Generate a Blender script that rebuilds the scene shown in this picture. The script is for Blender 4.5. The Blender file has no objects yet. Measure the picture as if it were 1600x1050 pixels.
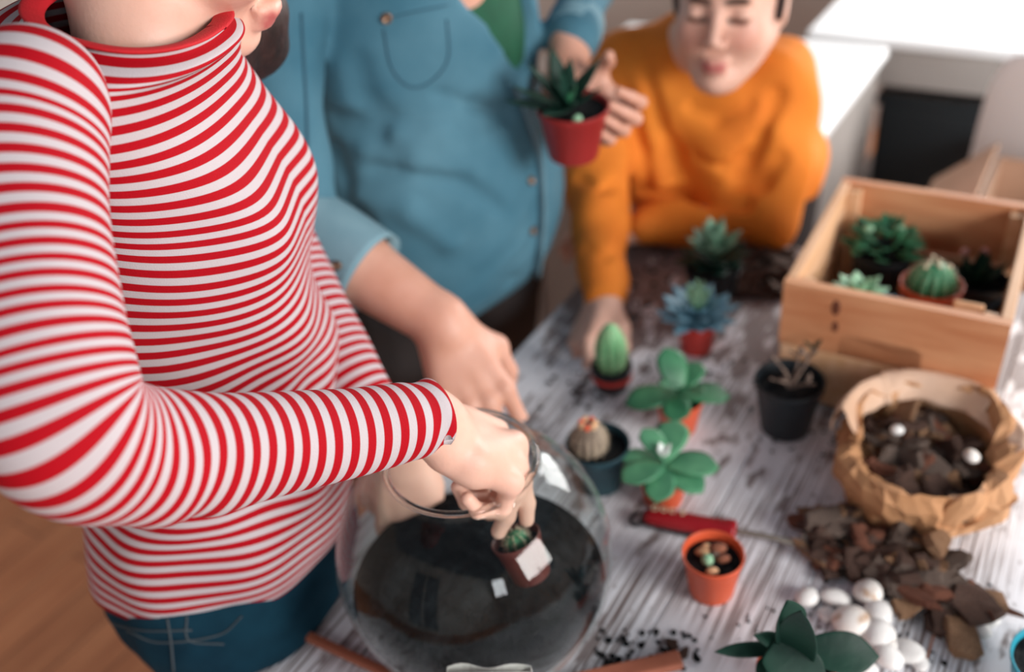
import bpy, bmesh, math, random
import numpy as np
from mathutils import Vector, Matrix, Quaternion
from mathutils.bvhtree import BVHTree
random.seed(7); rng = np.random.default_rng(7)
S = bpy.context.scene; COL = S.collection

# ---------------------------------------------------------------- camera
FPX = 1500.0; PITCH = math.radians(35); ROLL = -math.radians(5.6); ZC = 1.55
_fw = np.array([0, math.cos(PITCH), -math.sin(PITCH)]); _rt = np.array([1., 0, 0]); _up = np.array([0, math.sin(PITCH), math.cos(PITCH)])
_c, _s = math.cos(ROLL), math.sin(ROLL)
CR = _c*_rt+_s*_up; CU = -_s*_rt+_c*_up; CC = np.array([0, 0, ZC])
def ray(px, py): return _fw+CR*(px-800)/FPX+CU*(525-py)/FPX
def P(px, py, d): return CC+ray(px, py)*d            # point seen at a pixel, at a distance
def T(px, py, z):                                    # point seen at a pixel, on a level plane
    v = ray(px, py); return CC+v*((z-ZC)/v[2])
cd = bpy.data.cameras.new('camera'); cam = bpy.data.objects.new('camera', cd); COL.objects.link(cam)
cam.matrix_world = Matrix(((CR[0], CU[0], -_fw[0], 0), (CR[1], CU[1], -_fw[1], 0), (CR[2], CU[2], -_fw[2], ZC), (0, 0, 0, 1)))
cd.sensor_width = 36; cd.lens = FPX/1600*36; cd.clip_start = 0.02
cd.dof.use_dof = True; cd.dof.focus_distance = 0.67; cd.dof.aperture_fstop = 2.6
S.camera = cam
# ---------------------------------------------------------------- world, lights, exposure
W = bpy.data.worlds.new('daylight'); S.world = W; W.use_nodes = True
W.node_tree.nodes['Background'].inputs[0].default_value = (0.78, 0.87, 1.0, 1); W.node_tree.nodes['Background'].inputs[1].default_value = 0.24
S.view_settings.view_transform = 'Standard'; S.view_settings.look = 'None'; S.view_settings.exposure = 0.0; S.view_settings.gamma = 1
AZ = math.radians(56)                                # the direction of the table's boards
UD = np.array([math.cos(AZ), math.sin(AZ), 0]); VD = np.array([math.sin(AZ), -math.cos(AZ), 0])
def uv(u, v, z=0): return UD*u+VD*v+np.array([0, 0, z])
def area(name, loc, aim, sx, sy, power, col):
    l = bpy.data.lights.new(name, 'AREA'); l.shape = 'RECTANGLE'; l.size = sx; l.size_y = sy; l.energy = power; l.color = col
    o = bpy.data.objects.new(name, l); COL.objects.link(o); o.location = Vector(loc)
    o.rotation_euler = (Vector(aim)-Vector(loc)).to_track_quat('-Z', 'Y').to_euler(); return o
area('window_light', uv(0.40, 2.62, 2.0), uv(0.6, -0.3, 0.8), 1.4, 1.1, 118, (1.0, 0.97, 0.94))
area('window_light_far', uv(3.54, 0.35, 1.7), uv(2.1, -0.2, 0.7), 1.5, 1.1, 85, (1.0, 0.98, 0.96))
area('window_light_near', uv(-1.75, 2.62, 1.95), uv(0.4, -0.4, 0.9), 0.6, 0.85, 26, (0.95, 0.97, 1.0))

# ---------------------------------------------------------------- materials
def mat(name, col, rough=0.6, **k):
    m = bpy.data.materials.new(name); m.use_nodes = True; b = m.node_tree.nodes['Principled BSDF']
    b.inputs['Base Color'].default_value = (*col, 1); b.inputs['Roughness'].default_value = rough
    for a, v in k.items():
        b.inputs[a.replace('_', ' ')].default_value = v
    return m
def nd(m, t, **k):
    n = m.node_tree.nodes.new(t)
    for a, v in k.items(): setattr(n, a, v)
    return n
def lk(m, a, b): m.node_tree.links.new(a, b)
def noise_mat(name, c1, c2, scale=8, rough=0.6, stretch=(1, 1, 1), bump=0.0, bscale=None, lo=0.35, hi=0.65, detail=4, obj=None, bdist=0.002, **k):
    m = mat(name, c1, rough, **k); b = m.node_tree.nodes['Principled BSDF']
    tc = nd(m, 'ShaderNodeTexCoord'); mp = nd(m, 'ShaderNodeMapping'); mp.inputs['Scale'].default_value = stretch
    if obj: tc.object = obj
    lk(m, tc.outputs['Object'], mp.inputs[0])
    n = nd(m, 'ShaderNodeTexNoise'); n.inputs['Scale'].default_value = scale; n.inputs['Detail'].default_value = detail
    lk(m, mp.outputs[0], n.inputs[0])
    r = nd(m, 'ShaderNodeValToRGB'); r.color_ramp.elements[0].position = lo; r.color_ramp.elements[1].position = hi
    r.color_ramp.elements[0].color = (*c1, 1); r.color_ramp.elements[1].color = (*c2, 1)
    lk(m, n.outputs[0], r.inputs[0]); lk(m, r.outputs[0], b.inputs['Base Color'])
    if bump:
        n2 = nd(m, 'ShaderNodeTexNoise'); n2.inputs['Scale'].default_value = bscale or scale*3; n2.inputs['Detail'].default_value = 5
        lk(m, mp.outputs[0], n2.inputs[0]); bp = nd(m, 'ShaderNodeBump'); bp.inputs['Strength'].default_value = bump; bp.inputs['Distance'].default_value = bdist
        lk(m, n2.outputs[0], bp.inputs['Height']); lk(m, bp.outputs[0], b.inputs['Normal'])
    return m
def attr_mix(m, attr, col):                          # lips, brows, nail beds: the surface's own colours
    b = m.node_tree.nodes['Principled BSDF']; src = b.inputs['Base Color'].links[0].from_socket
    a = nd(m, 'ShaderNodeAttribute'); a.attribute_name = attr
    x = nd(m, 'ShaderNodeMix'); x.data_type = 'RGBA'; x.inputs[7].default_value = (*col, 1)
    lk(m, a.outputs['Fac'], x.inputs[0]); lk(m, src, x.inputs[6]); lk(m, x.outputs[2], b.inputs['Base Color'])

def skin_mat(name, c1, c2):
    m = noise_mat(name, c1, c2, 28, 0.5, bump=0.25, bscale=260, lo=0.3, hi=0.7, bdist=0.001)
    b = m.node_tree.nodes['Principled BSDF']; b.inputs['Subsurface Weight'].default_value = 0.12
    b.inputs['Subsurface Radius'].default_value = (0.02, 0.008, 0.004); b.inputs['Subsurface Scale'].default_value = 0.4
    attr_mix(m, 'lips', (0.46, 0.12, 0.11)); attr_mix(m, 'brow', (0.035, 0.018, 0.012)); attr_mix(m, 'blush', (0.62, 0.20, 0.14))
    return m
M = {}
M['skin'] = skin_mat('skin', (0.66, 0.38, 0.29), (0.74, 0.46, 0.36))
M['skin_warm'] = skin_mat('warm_skin', (0.58, 0.29, 0.20), (0.66, 0.36, 0.27))
M['hair'] = noise_mat('brown_hair', (0.006, 0.003, 0.003), (0.03, 0.012, 0.010), 30, 0.6, stretch=(3, 3, 0.3), bump=0.6, bscale=120)
def stripe_mat(name, period=0.0112):
    m = mat(name, (1, 1, 1), 0.8); b = m.node_tree.nodes['Principled BSDF']
    b.inputs['Specular IOR Level'].default_value = 0.15
    a = nd(m, 'ShaderNodeAttribute'); a.attribute_name = 's'
    d = nd(m, 'ShaderNodeMath', operation='DIVIDE'); d.inputs[1].default_value = period; lk(m, a.outputs['Fac'], d.inputs[0])
    f = nd(m, 'ShaderNodeMath', operation='FRACT'); lk(m, d.outputs[0], f.inputs[0])
    r = nd(m, 'ShaderNodeValToRGB'); e = r.color_ramp.elements
    wht = (0.49, 0.44, 0.46, 1); red = (0.37, 0.0015, 0.008, 1)
    e[0].position = 0.0; e[0].color = red; e[1].position = 0.47; e[1].color = red
    x = e.new(0.51); x.color = wht; x = e.new(0.96); x.color = wht; x = e.new(1.0); x.color = red
    lk(m, f.outputs[0], r.inputs[0])
    tc = nd(m, 'ShaderNodeTexCoord'); n = nd(m, 'ShaderNodeTexNoise'); n.inputs['Scale'].default_value = 900; lk(m, tc.outputs['Object'], n.inputs[0])
    bp = nd(m, 'ShaderNodeBump'); bp.inputs['Strength'].default_value = 0.35; bp.inputs['Distance'].default_value = 0.0008
    lk(m, n.outputs[0], bp.inputs['Height']); lk(m, bp.outputs[0], b.inputs['Normal']); lk(m, r.outputs[0], b.inputs['Base Color'])
    return m
M['stripe'] = stripe_mat('red_white_jersey')
M['collar'] = noise_mat('red_jersey', (0.46, 0.004, 0.010), (0.52, 0.005, 0.013), 60, 0.8, bump=0.3, bscale=700)
M['jeans'] = noise_mat('dark_denim', (0.0015, 0.018, 0.033), (0.005, 0.036, 0.06), 14, 0.9, bump=0.4, bscale=500, Specular_IOR_Level=0.15)
M['stitch'] = mat('stitching', (0.045, 0.06, 0.07), 0.8)
M['denim'] = noise_mat('washed_denim', (0.030, 0.125, 0.185), (0.085, 0.215, 0.285), 7, 0.85, bump=0.4, bscale=420, lo=0.3, hi=0.7)
M['denim_pale'] = noise_mat('pale_denim', (0.14, 0.27, 0.33), (0.20, 0.34, 0.40), 14, 0.85, bump=0.4, bscale=420)
M['denim_seam'] = mat('denim_seam', (0.03, 0.10, 0.15), 0.85)
M['green'] = noise_mat('green_knit', (0.003, 0.065, 0.03), (0.005, 0.085, 0.04), 30, 0.85)
M['black_cloth'] = noise_mat('black_cloth', (0.012, 0.010, 0.011), (0.025, 0.02, 0.02), 12, 0.9)
M['orange'] = noise_mat('orange_knit', (0.70, 0.185, 0.014), (0.78, 0.235, 0.02), 9, 0.85, bump=0.5, bscale=260)
M['button'] = mat('brass_button', (0.25, 0.16, 0.11), 0.35, Metallic=0.8)
M['terra'] = noise_mat('terracotta_plastic', (0.62, 0.085, 0.03), (0.68, 0.11, 0.04), 12, 0.42, bump=0.1, bscale=150)
M['terra_red'] = noise_mat('red_plastic', (0.50, 0.03, 0.022), (0.56, 0.045, 0.03), 12, 0.42)
M['held_pot'] = noise_mat('shaded_red_plastic', (0.26, 0.015, 0.014), (0.32, 0.022, 0.02), 12, 0.45)  # red plastic with the shade on the held pot put into its colour
M['brown_pot'] = noise_mat('brown_red_plastic', (0.085, 0.016, 0.012), (0.13, 0.024, 0.018), 12, 0.45)
M['black_pot'] = noise_mat('black_plastic', (0.006, 0.010, 0.014), (0.012, 0.018, 0.022), 20, 0.45)
M['teal_pot'] = noise_mat('dark_teal_plastic', (0.006, 0.035, 0.05), (0.012, 0.055, 0.07), 20, 0.45)
M['soil'] = noise_mat('potting_soil', (0.004, 0.006, 0.008), (0.022, 0.022, 0.022), 90, 0.85, bump=1.0, bscale=220, bdist=0.004, Specular_IOR_Level=0.1)
M['leaf'] = noise_mat('leaf_green', (0.035, 0.17, 0.085), (0.09, 0.30, 0.15), 25, 0.55, bump=0.2)
M['leaf_mid'] = noise_mat('leaf_mid_green', (0.012, 0.10, 0.045), (0.05, 0.22, 0.10), 22, 0.5, bump=0.2)
M['leaf_dark'] = noise_mat('leaf_dark_green', (0.003, 0.022, 0.015), (0.008, 0.040, 0.026), 22, 0.5, bump=0.25, bscale=90, Specular_IOR_Level=0.2)
M['leaf_edge'] = mat('leaf_edge', (0.06, 0.22, 0.10), 0.45)
M['leaf_blue'] = noise_mat('leaf_blue_grey', (0.06, 0.17, 0.24), (0.18, 0.36, 0.46), 25, 0.55)
M['leaf_pale'] = noise_mat('leaf_pale_green', (0.18, 0.40, 0.24), (0.34, 0.55, 0.36), 25, 0.55)
M['cactus'] = noise_mat('cactus_skin', (0.035, 0.19, 0.09), (0.09, 0.30, 0.14), 30, 0.55)
M['cactus_pale'] = noise_mat('pale_cactus_skin', (0.12, 0.34, 0.15), (0.24, 0.48, 0.24), 30, 0.55)
M['cactus_grey'] = noise_mat('grey_cactus_skin', (0.16, 0.12, 0.09), (0.34, 0.27, 0.20), 40, 0.8, bump=1, bscale=160)
M['leaf_sage'] = noise_mat('leaf_sage_green', (0.10, 0.24, 0.16), (0.20, 0.36, 0.25), 25, 0.6)
M['spine'] = mat('spines', (0.62, 0.50, 0.36), 0.6)
M['petal'] = mat('pink_petal', (0.60, 0.30, 0.28), 0.5)
M['white_heart'] = mat('white_leaf_heart', (0.72, 0.78, 0.74), 0.5)
M['crate'] = noise_mat('pine_plank', (0.52, 0.20, 0.085), (0.66, 0.32, 0.16), 7, 0.6, stretch=(1, 7, 7), bump=0.15, bscale=40)
M['crate_pale'] = noise_mat('pale_pine', (0.62, 0.34, 0.17), (0.74, 0.46, 0.28), 7, 0.6, stretch=(7, 1, 7), bump=0.15, bscale=40)
M['knot'] = mat('wood_knot', (0.13, 0.035, 0.015), 0.6)
M['kraft'] = noise_mat('kraft_paper', (0.42, 0.20, 0.085), (0.56, 0.30, 0.15), 9, 0.75, bump=0.6, bscale=30)
M['kraft_in'] = noise_mat('kraft_paper_pale_fold', (0.58, 0.37, 0.25), (0.70, 0.50, 0.38), 12, 0.7, bump=0.6, bscale=40)
BK = [noise_mat('bark_dark', (0.045, 0.022, 0.016), (0.17, 0.085, 0.058), 45, 0.9, bump=1, bscale=130, bdist=.003),
      noise_mat('bark_grey', (0.10, 0.068, 0.055), (0.27, 0.19, 0.15), 45, 0.9, bump=1, bscale=130, bdist=.003),
      noise_mat('bark_rust', (0.14, 0.042, 0.024), (0.36, 0.13, 0.07), 45, 0.85, bump=1, bscale=130, bdist=.003),
      noise_mat('bark_tan', (0.26, 0.12, 0.06), (0.52, 0.30, 0.16), 45, 0.85, bump=1, bscale=130, bdist=.003)]
M['pebble'] = noise_mat('white_pebble', (0.74, 0.72, 0.70), (0.86, 0.84, 0.82), 30, 0.45, bump=0.1)
M['pebble_tan'] = noise_mat('tan_streaked_pebble', (0.50, 0.32, 0.20), (0.82, 0.78, 0.74), 40, 0.45, lo=0.36, hi=0.46)
M['handle_red'] = mat('red_lacquer', (0.30, 0.004, 0.010), 0.35)
M['letter'] = mat('pale_lettering', (0.65, 0.58, 0.40), 0.5)
M['steel'] = noise_mat('worn_steel', (0.22, 0.19, 0.16), (0.34, 0.31, 0.27), 20, 0.4, Metallic=0.7)
M['stick'] = noise_mat('rust_wood', (0.30, 0.085, 0.045), (0.40, 0.13, 0.07), 20, 0.6)
M['paper'] = mat('white_paper', (0.66, 0.62, 0.59), 0.6)
M['blue'] = mat('blue_plastic', (0.02, 0.28, 0.38), 0.4)
M['white'] = mat('white_laminate', (0.86, 0.87, 0.88), 0.4)
M['grey_side'] = noise_mat('grey_board', (0.30, 0.27, 0.25), (0.36, 0.33, 0.31), 3, 0.6)
M['dark_board'] = mat('dark_board', (0.010, 0.016, 0.020), 0.5)
M['brown_board'] = mat('brown_board', (0.10, 0.075, 0.068), 0.6)
M['card'] = noise_mat('cardboard', (0.42, 0.25, 0.16), (0.50, 0.31, 0.21), 6, 0.7)
M['wall'] = noise_mat('wall_paint', (0.50, 0.45, 0.41), (0.54, 0.49, 0.45), 2, 0.8)
M['wall_white'] = mat('white_paint', (0.75, 0.74, 0.72), 0.7)
def glass_mat():
    m = bpy.data.materials.new('clear_glass'); m.use_nodes = True; nt = m.node_tree; nt.nodes.clear()
    o = nt.nodes.new('ShaderNodeOutputMaterial'); mx = nt.nodes.new('ShaderNodeMixShader'); tr = nt.nodes.new('ShaderNodeBsdfTransparent')
    lw = nt.nodes.new('ShaderNodeLayerWeight'); pw = nt.nodes.new('ShaderNodeMath'); pw.operation = 'POWER'; pw.inputs[1].default_value = 4.5
    ma = nt.nodes.new('ShaderNodeMath'); ma.operation = 'MULTIPLY_ADD'; ma.inputs[1].default_value = 0.65; ma.inputs[2].default_value = 0.014
    nt.links.new(lw.outputs['Facing'], pw.inputs[0]); nt.links.new(pw.outputs[0], ma.inputs[0])
    g = nt.nodes.new('ShaderNodeBsdfGlossy'); g.inputs['Roughness'].default_value = 0.0; g.inputs[0].default_value = (1, 1, 1, 1)
    tr.inputs[0].default_value = (0.93, 0.955, 0.95, 1)
    nt.links.new(ma.outputs[0], mx.inputs[0]); nt.links.new(tr.outputs[0], mx.inputs[1]); nt.links.new(g.outputs[0], mx.inputs[2]); nt.links.new(mx.outputs[0], o.inputs[0])
    return m
M['glass'] = glass_mat()
M['glass_rim'] = mat('thick_glass', (0.93, 0.90, 0.87), 0.02, Transmission_Weight=1.0, IOR=1.45)

# ---------------------------------------------------------------- object helpers
def tag(o, label=None, cat=None, group=None, kind=None):
    if label: o['label'] = label
    if cat: o['category'] = cat
    if group: o['group'] = group
    if kind: o['kind'] = kind
    return o
def thing(name, label, cat, loc=(0, 0, 0), rot=(0, 0, 0), group=None):
    o = bpy.data.objects.new(name, None); COL.objects.link(o); o.location = Vector(loc); o.rotation_euler = rot; o.empty_display_size = 0.02
    return tag(o, label, cat, group)
def link(name, me, m, parent=None, mw=None, smooth=True):
    o = bpy.data.objects.new(name, me); COL.objects.link(o)
    if m is not None and not me.materials: me.materials.append(m)
    if smooth and me.polygons: me.polygons.foreach_set('use_smooth', [True]*len(me.polygons))
    if parent: o.parent = parent
    if mw is not None: o.matrix_basis = mw
    return o
def mesh(name, v, f, attrs=None):
    me = bpy.data.meshes.new(name); me.from_pydata([tuple(map(float, p)) for p in v], [], [tuple(map(int, q)) for q in f]); me.update()
    for a, val in (attrs or {}).items():
        at = me.attributes.new(a, 'FLOAT', 'POINT'); at.data.foreach_set('value', np.asarray(val, dtype=np.float32))
    return me
def bm_mesh(name, bm):
    me = bpy.data.meshes.new(name); bm.to_mesh(me); bm.free(); return me
def box_mesh(name, sx, sy, sz, bev=0.0, c=(0, 0, 0), seg=2):
    bm = bmesh.new(); bmesh.ops.create_cube(bm, size=1)
    for v in bm.verts: v.co = Vector((v.co.x*sx+c[0], v.co.y*sy+c[1], v.co.z*sz+c[2]))
    if bev: bmesh.ops.bevel(bm, geom=list(bm.edges), offset=bev, segments=seg, profile=0.5, affect='EDGES')
    return bm_mesh(name, bm)
def box(name, sx, sy, sz, m, parent=None, loc=(0, 0, 0), rot=(0, 0, 0), bev=0.002):
    o = link(name, box_mesh(name, sx, sy, sz, bev), m, parent, smooth=False); o.location = Vector(loc); o.rotation_euler = rot; return o
def lathe(prof, n=48, close_top=False):
    v = []; f = []
    for r, z in prof:
        for i in range(n):
            a = 2*math.pi*i/n; v.append((r*math.cos(a), r*math.sin(a), z))
    for j in range(len(prof)-1):
        for i in range(n):
            k = (i+1) % n; f.append((j*n+i, j*n+k, (j+1)*n+k, (j+1)*n+i))
    return v, f
def catmull(pts, n):
    pts = np.asarray(pts, float); out = []
    Q = np.vstack([2*pts[0]-pts[1], pts, 2*pts[-1]-pts[-2]])
    for i in range(len(pts)-1):
        p0, p1, p2, p3 = Q[i:i+4]
        for t in np.linspace(0, 1, n, endpoint=False):
            out.append(0.5*((2*p1)+(-p0+p2)*t+(2*p0-5*p1+4*p2-p3)*t*t+(-p0+3*p1-3*p2+p3)*t**3))
    out.append(pts[-1]); return np.array(out)
def nrm(v): v = np.asarray(v, float); return v/np.linalg.norm(v)
def tube(path, n=40, per=16, disp=None, caps=False, ref=(0, 0, 1), s0=0.0, lip=0.0):
    """path rows: x, y, z, ra, rb; rings square to the path; attribute s = length along it"""
    Q = catmull(path, per); c = Q[:, :3]; R = Q[:, 3:5]
    tg = np.gradient(c, axis=0); tg /= np.linalg.norm(tg, axis=1)[:, None]
    s = s0+np.concatenate([[0], np.cumsum(np.linalg.norm(np.diff(c, axis=0), axis=1))])
    x = np.cross(np.array(ref, float), tg[0]); x = nrm(x); v = []; sv = []
    for i in range(len(c)):
        x = nrm(x-tg[i]*np.dot(x, tg[i])); y = np.cross(tg[i], x)
        for j in range(n):
            a = 2*math.pi*j/n; ra, rb = R[i]
            d = disp(s[i], a, i/(len(c)-1)) if disp else (0, 0)
            k = 1+d[0]; v.append(c[i]+(x*math.cos(a)*ra+y*math.sin(a)*rb)*k); sv.append(s[i]+d[1])
    f = [(i*n+j, i*n+(j+1) % n, (i+1)*n+(j+1) % n, (i+1)*n+j) for i in range(len(c)-1) for j in range(n)]
    if lip:                                           # fold the end in so the cloth has a thickness
        b = len(v); i = len(c)-1
        for j in range(n):
            p = v[i*n+j]; q = c[i]+(p-c[i])*(1-lip)-tg[i]*0.012; v.append(q); sv.append(sv[i*n+j])
        f += [(i*n+j, i*n+(j+1) % n, b+(j+1) % n, b+j) for j in range(n)]
    if caps:
        f.append(tuple(range(n))[::-1]); f.append(tuple((len(c)-1)*n+j for j in range(n)))
    return v, f, sv
# ---------------------------------------------------------------- distance fields for bodies and soft clothes
class Field:
    def __init__(s, lo, hi, h):
        s.lo = np.array(lo, float); s.h = h; s.n = np.ceil((np.array(hi)-s.lo)/h).astype(int)+1
        s.g = np.full(s.n, 0.5, np.float32)
    def _box(s, lo, hi):
        a = np.clip(np.floor((lo-s.lo)/s.h).astype(int), 0, s.n); b = np.clip(np.ceil((hi-s.lo)/s.h).astype(int)+1, 0, s.n)
        if (b <= a).any(): return None
        ax = [s.lo[i]+s.h*np.arange(a[i], b[i]) for i in range(3)]
        X = np.stack(np.meshgrid(*ax, indexing='ij'), -1).astype(np.float32)
        return tuple(slice(a[i], b[i]) for i in range(3)), X
    def _put(s, sl, d, k, sub):
        g = s.g[sl]
        if sub:
            d = -d; hh = np.maximum(k-np.abs(g-d), 0)/k; s.g[sl] = np.maximum(g, d)+hh*hh*k/4
        else:
            hh = np.maximum(k-np.abs(g-d), 0)/k; s.g[sl] = np.minimum(g, d)-hh*hh*k/4
    def cone(s, a, b, ra, rb, k=0.01, sub=False):
        a = np.array(a, float); b = np.array(b, float); m = max(ra, rb)+k+3*s.h
        r = s._box(np.minimum(a, b)-m, np.maximum(a, b)+m)
        if r is None: return s
        sl, X = r; ab = (b-a); L = max(float(ab@ab), 1e-12)
        t = np.clip(((X-a.astype(np.float32))@ab.astype(np.float32))/L, 0, 1)
        d = np.linalg.norm(X-a.astype(np.float32)-t[..., None]*ab.astype(np.float32), axis=-1)-(ra+(rb-ra)*t)
        s._put(sl, d, k, sub); return s
    def chain(s, pts, rs, k=0.01):
        for i in range(len(pts)-1): s.cone(pts[i], pts[i+1], rs[i], rs[i+1], k)
        return s
    def ell(s, c, r, R=None, k=0.01, sub=False):
        c = np.array(c, float); r = np.array(r, float); R = np.eye(3) if R is None else np.array(R, float)   # rows of R: the local axes
        m = r.max()+k+3*s.h; q = s._box(c-m, c+m)
        if q is None: return s
        sl, X = q; Y = (X-c.astype(np.float32))@R.T.astype(np.float32)
        k0 = np.linalg.norm(Y/r.astype(np.float32), axis=-1); k1 = np.linalg.norm(Y/(r*r).astype(np.float32), axis=-1)
        d = k0*(k0-1)/np.maximum(k1, 1e-6); s._put(sl, d, k, sub); return s
    def wob(s, amp, f, seed=0):
        ax = [s.lo[i]+s.h*np.arange(s.n[i]) for i in range(3)]; r = np.random.default_rng(seed)
        x, y, z = np.meshgrid(*ax, indexing='ij', sparse=True)
        for i in range(5):
            w = r.normal(size=3)*f*(1+0.5*i); p = r.uniform(0, 6.28, 3)
            s.g += (amp/(1+0.6*i)*np.sin(w[0]*x+w[1]*y+w[2]*z+p[0]+1.7*np.sin(f*0.4*x+p[1])+1.3*np.sin(f*.4*z+p[2]))).astype(np.float32)
        return s
    def nets(s):
        g = s.g; ins = g < 0; n = s.n
        c = np.zeros(n-1, int)
        for dx in (0, 1):
            for dy in (0, 1):
                for dz in (0, 1): c += ins[dx:n[0]-1+dx, dy:n[1]-1+dy, dz:n[2]-1+dz]
        act = (c > 0) & (c < 8); idx = np.full(n-1, -1, np.int64); I = np.argwhere(act); idx[act] = np.arange(len(I))
        acc = np.zeros((len(I), 3)); cnt = np.zeros(len(I))
        co = [np.array(q) for q in np.ndindex(2, 2, 2)]
        for a in co:
            for ax in range(3):
                if a[ax]: continue
                b = a.copy(); b[ax] = 1
                A = I+a; B = I+b; ga = g[A[:, 0], A[:, 1], A[:, 2]]; gb = g[B[:, 0], B[:, 1], B[:, 2]]
                cr = (ga < 0) != (gb < 0); t = np.where(cr, ga/np.where(cr, ga-gb, 1), 0)
                p = a+t[:, None]*(b-a); acc += p*cr[:, None]; cnt += cr
        V = s.lo+(I+acc/cnt[:, None])*s.h; Fq = []
        for ax in range(3):
            o1, o2 = [(1, 2), (2, 0), (0, 1)][ax]
            sa = [slice(None)]*3; sb = [slice(None)]*3; sa[ax] = slice(0, -1); sb[ax] = slice(1, None)
            E = ins[tuple(sa)] != ins[tuple(sb)]; K = np.argwhere(E)
            K = K[(K[:, o1] > 0) & (K[:, o2] > 0) & (K[:, o1] < n[o1]-1) & (K[:, o2] < n[o2]-1)]
            e1 = np.zeros(3, int); e1[o1] = 1; e2 = np.zeros(3, int); e2[o2] = 1
            q = [K-e1-e2, K-e2, K, K-e1]; q = np.stack([idx[x[:, 0], x[:, 1], x[:, 2]] for x in q], 1)
            fl = ins[K[:, 0], K[:, 1], K[:, 2]]; q = np.where(fl[:, None], q, q[:, ::-1]); Fq.append(q)
        Fq = np.vstack(Fq); Fq = Fq[(Fq >= 0).all(1)]; return V, Fq
def smooth_v(V, F, it=2, lam=0.5):
    e = np.vstack([F[:, [0, 1]], F[:, [1, 2]], F[:, [2, 3]], F[:, [3, 0]]])
    for _ in range(it):
        acc = np.zeros_like(V); cn = np.zeros(len(V))
        for a, b in ((0, 1), (1, 0)):
            for k in range(3): acc[:, k] += np.bincount(e[:, a], V[e[:, b], k], len(V))
            cn += np.bincount(e[:, a], minlength=len(V))
        V = V*(1-lam)+lam*acc/np.maximum(cn, 1)[:, None]
    return V
def fast_mesh(name, V, F, attrs=None):
    me = bpy.data.meshes.new(name); n = len(F); me.vertices.add(len(V)); me.vertices.foreach_set('co', np.asarray(V, np.float32).ravel())
    me.loops.add(4*n); me.loops.foreach_set('vertex_index', np.asarray(F, np.int32).ravel())
    me.polygons.add(n); me.polygons.foreach_set('loop_start', np.arange(0, 4*n, 4, dtype=np.int32))
    try: me.polygons.foreach_set('loop_total', np.full(n, 4, np.int32))
    except Exception: pass
    me.update(calc_edges=True)
    for a, val in (attrs or {}).items():
        at = me.attributes.new(a, 'FLOAT', 'POINT'); at.data.foreach_set('value', np.asarray(val, dtype=np.float32))
    return me
def join(parts):                                     # several (V, F) into one
    V = []; F = []; o = 0
    for v, f in parts: V.append(v); F.append(f+o); o += len(v)
    return np.vstack(V), np.vstack(F)
def blob(V, pts, sig):                               # soft mask around points, for lips and brows
    m = np.zeros(len(V))
    for p in pts: m = np.maximum(m, np.exp(-((V-np.array(p))**2).sum(1)/(2*sig*sig)))
    return np.clip(m*1.6-0.3, 0, 1)
def frame(X, Z):
    X = nrm(X); Z = np.asarray(Z, float); Z = nrm(Z-X*np.dot(X, Z)); return np.stack([X, np.cross(Z, X), Z])   # rows X, Y, Z
FING = dict(index=((.088, .026, 0), (.042, .025, .020), (.0092, .0080, .0074, .0062)), middle=((.092, .005, .002), (.046, .029, .021), (.0094, .0082, .0075, .0062)),
            ring=((.087, -.014, .001), (.043, .027, .021), (.0088, .0077, .0070, .0060)), pinky=((.078, -.031, -.002), (.033, .020, .018), (.0078, .0068, .0062, .0054)))
def hand(F, o, X, Z, side=1, scale=1.0, pose=None, thumb=None, wr=0.024, k=0.006, world=None):
    """side 1: thumb towards +Y of frame(X, Z) (right hand, back of hand up). pose: finger -> (spread, mcp, pip, dip) in degrees"""
    B = frame(X, Z); B = B.copy(); B[1] *= side; o = np.array(o, float)
    def w(p): return o+(np.array(p)*scale)@B
    tips = {}
    F.cone(w((-.004, 0, 0)), w((.012, 0, 0)), wr*scale, wr*0.95*scale, 0.012)
    for nme, ((mx, my, mz), L, R) in FING.items():
        F.cone(w((.008, my*0.45, -.001)), w((mx, my, mz-.003)), .0155*scale, .0108*scale, 0.009*scale)
    F.ell(w((.05, -.001, -.008)), np.array((.042, .032, .0125))*scale, B, 0.01)
    F.cone(w((.045, -.027, -.010)), w((.02, -.018, -.010)), .012*scale, .014*scale, 0.01)
    for nme, (m0, L, R) in FING.items():
        sp, a, b, c = (pose or {}).get(nme, (0, 15, 20, 12)); sp = math.radians(sp); p = np.array(m0); ang = 0; pts = [w(p)]
        for l, d in zip(L, (a, b, c)):
            ang += math.radians(d); p = p+l*np.array((math.cos(ang)*math.cos(sp), math.cos(ang)*math.sin(sp), -math.sin(ang))); pts.append(w(p))
        if world and nme in world: pts = world[nme]; F.cone(w((.04, my*.8, -.004)), pts[0], .013*scale, R[0]*1.1*scale, .01)
        for i in range(3): F.cone(pts[i], pts[i+1], R[i]*scale, R[i+1]*scale, 0.003 if i else 0.006)
        F.ell(pts[1], np.array([R[1]*1.08*scale]*3), None, 0.003); tips[nme] = pts
    th = thumb or [(.045, .042, -.020), (.075, .050, -.034), (.098, .046, -.046)]
    pts = [w((.016, .017, -.010))]+([w(q) for q in th] if not (world and 'thumb' in world) else world['thumb'])
    F.cone(pts[0], pts[1], .0165*scale, .0115*scale, 0.012*scale); F.cone(pts[1], pts[2], .0108*scale, .0098*scale, .004); F.cone(pts[2], pts[3], .0098*scale, .0075*scale, .003)
    F.cone(w((.05, .022, -.012)), pts[1], .011*scale, .009*scale, .014*scale)
    tips['thumb'] = pts; return tips
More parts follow.
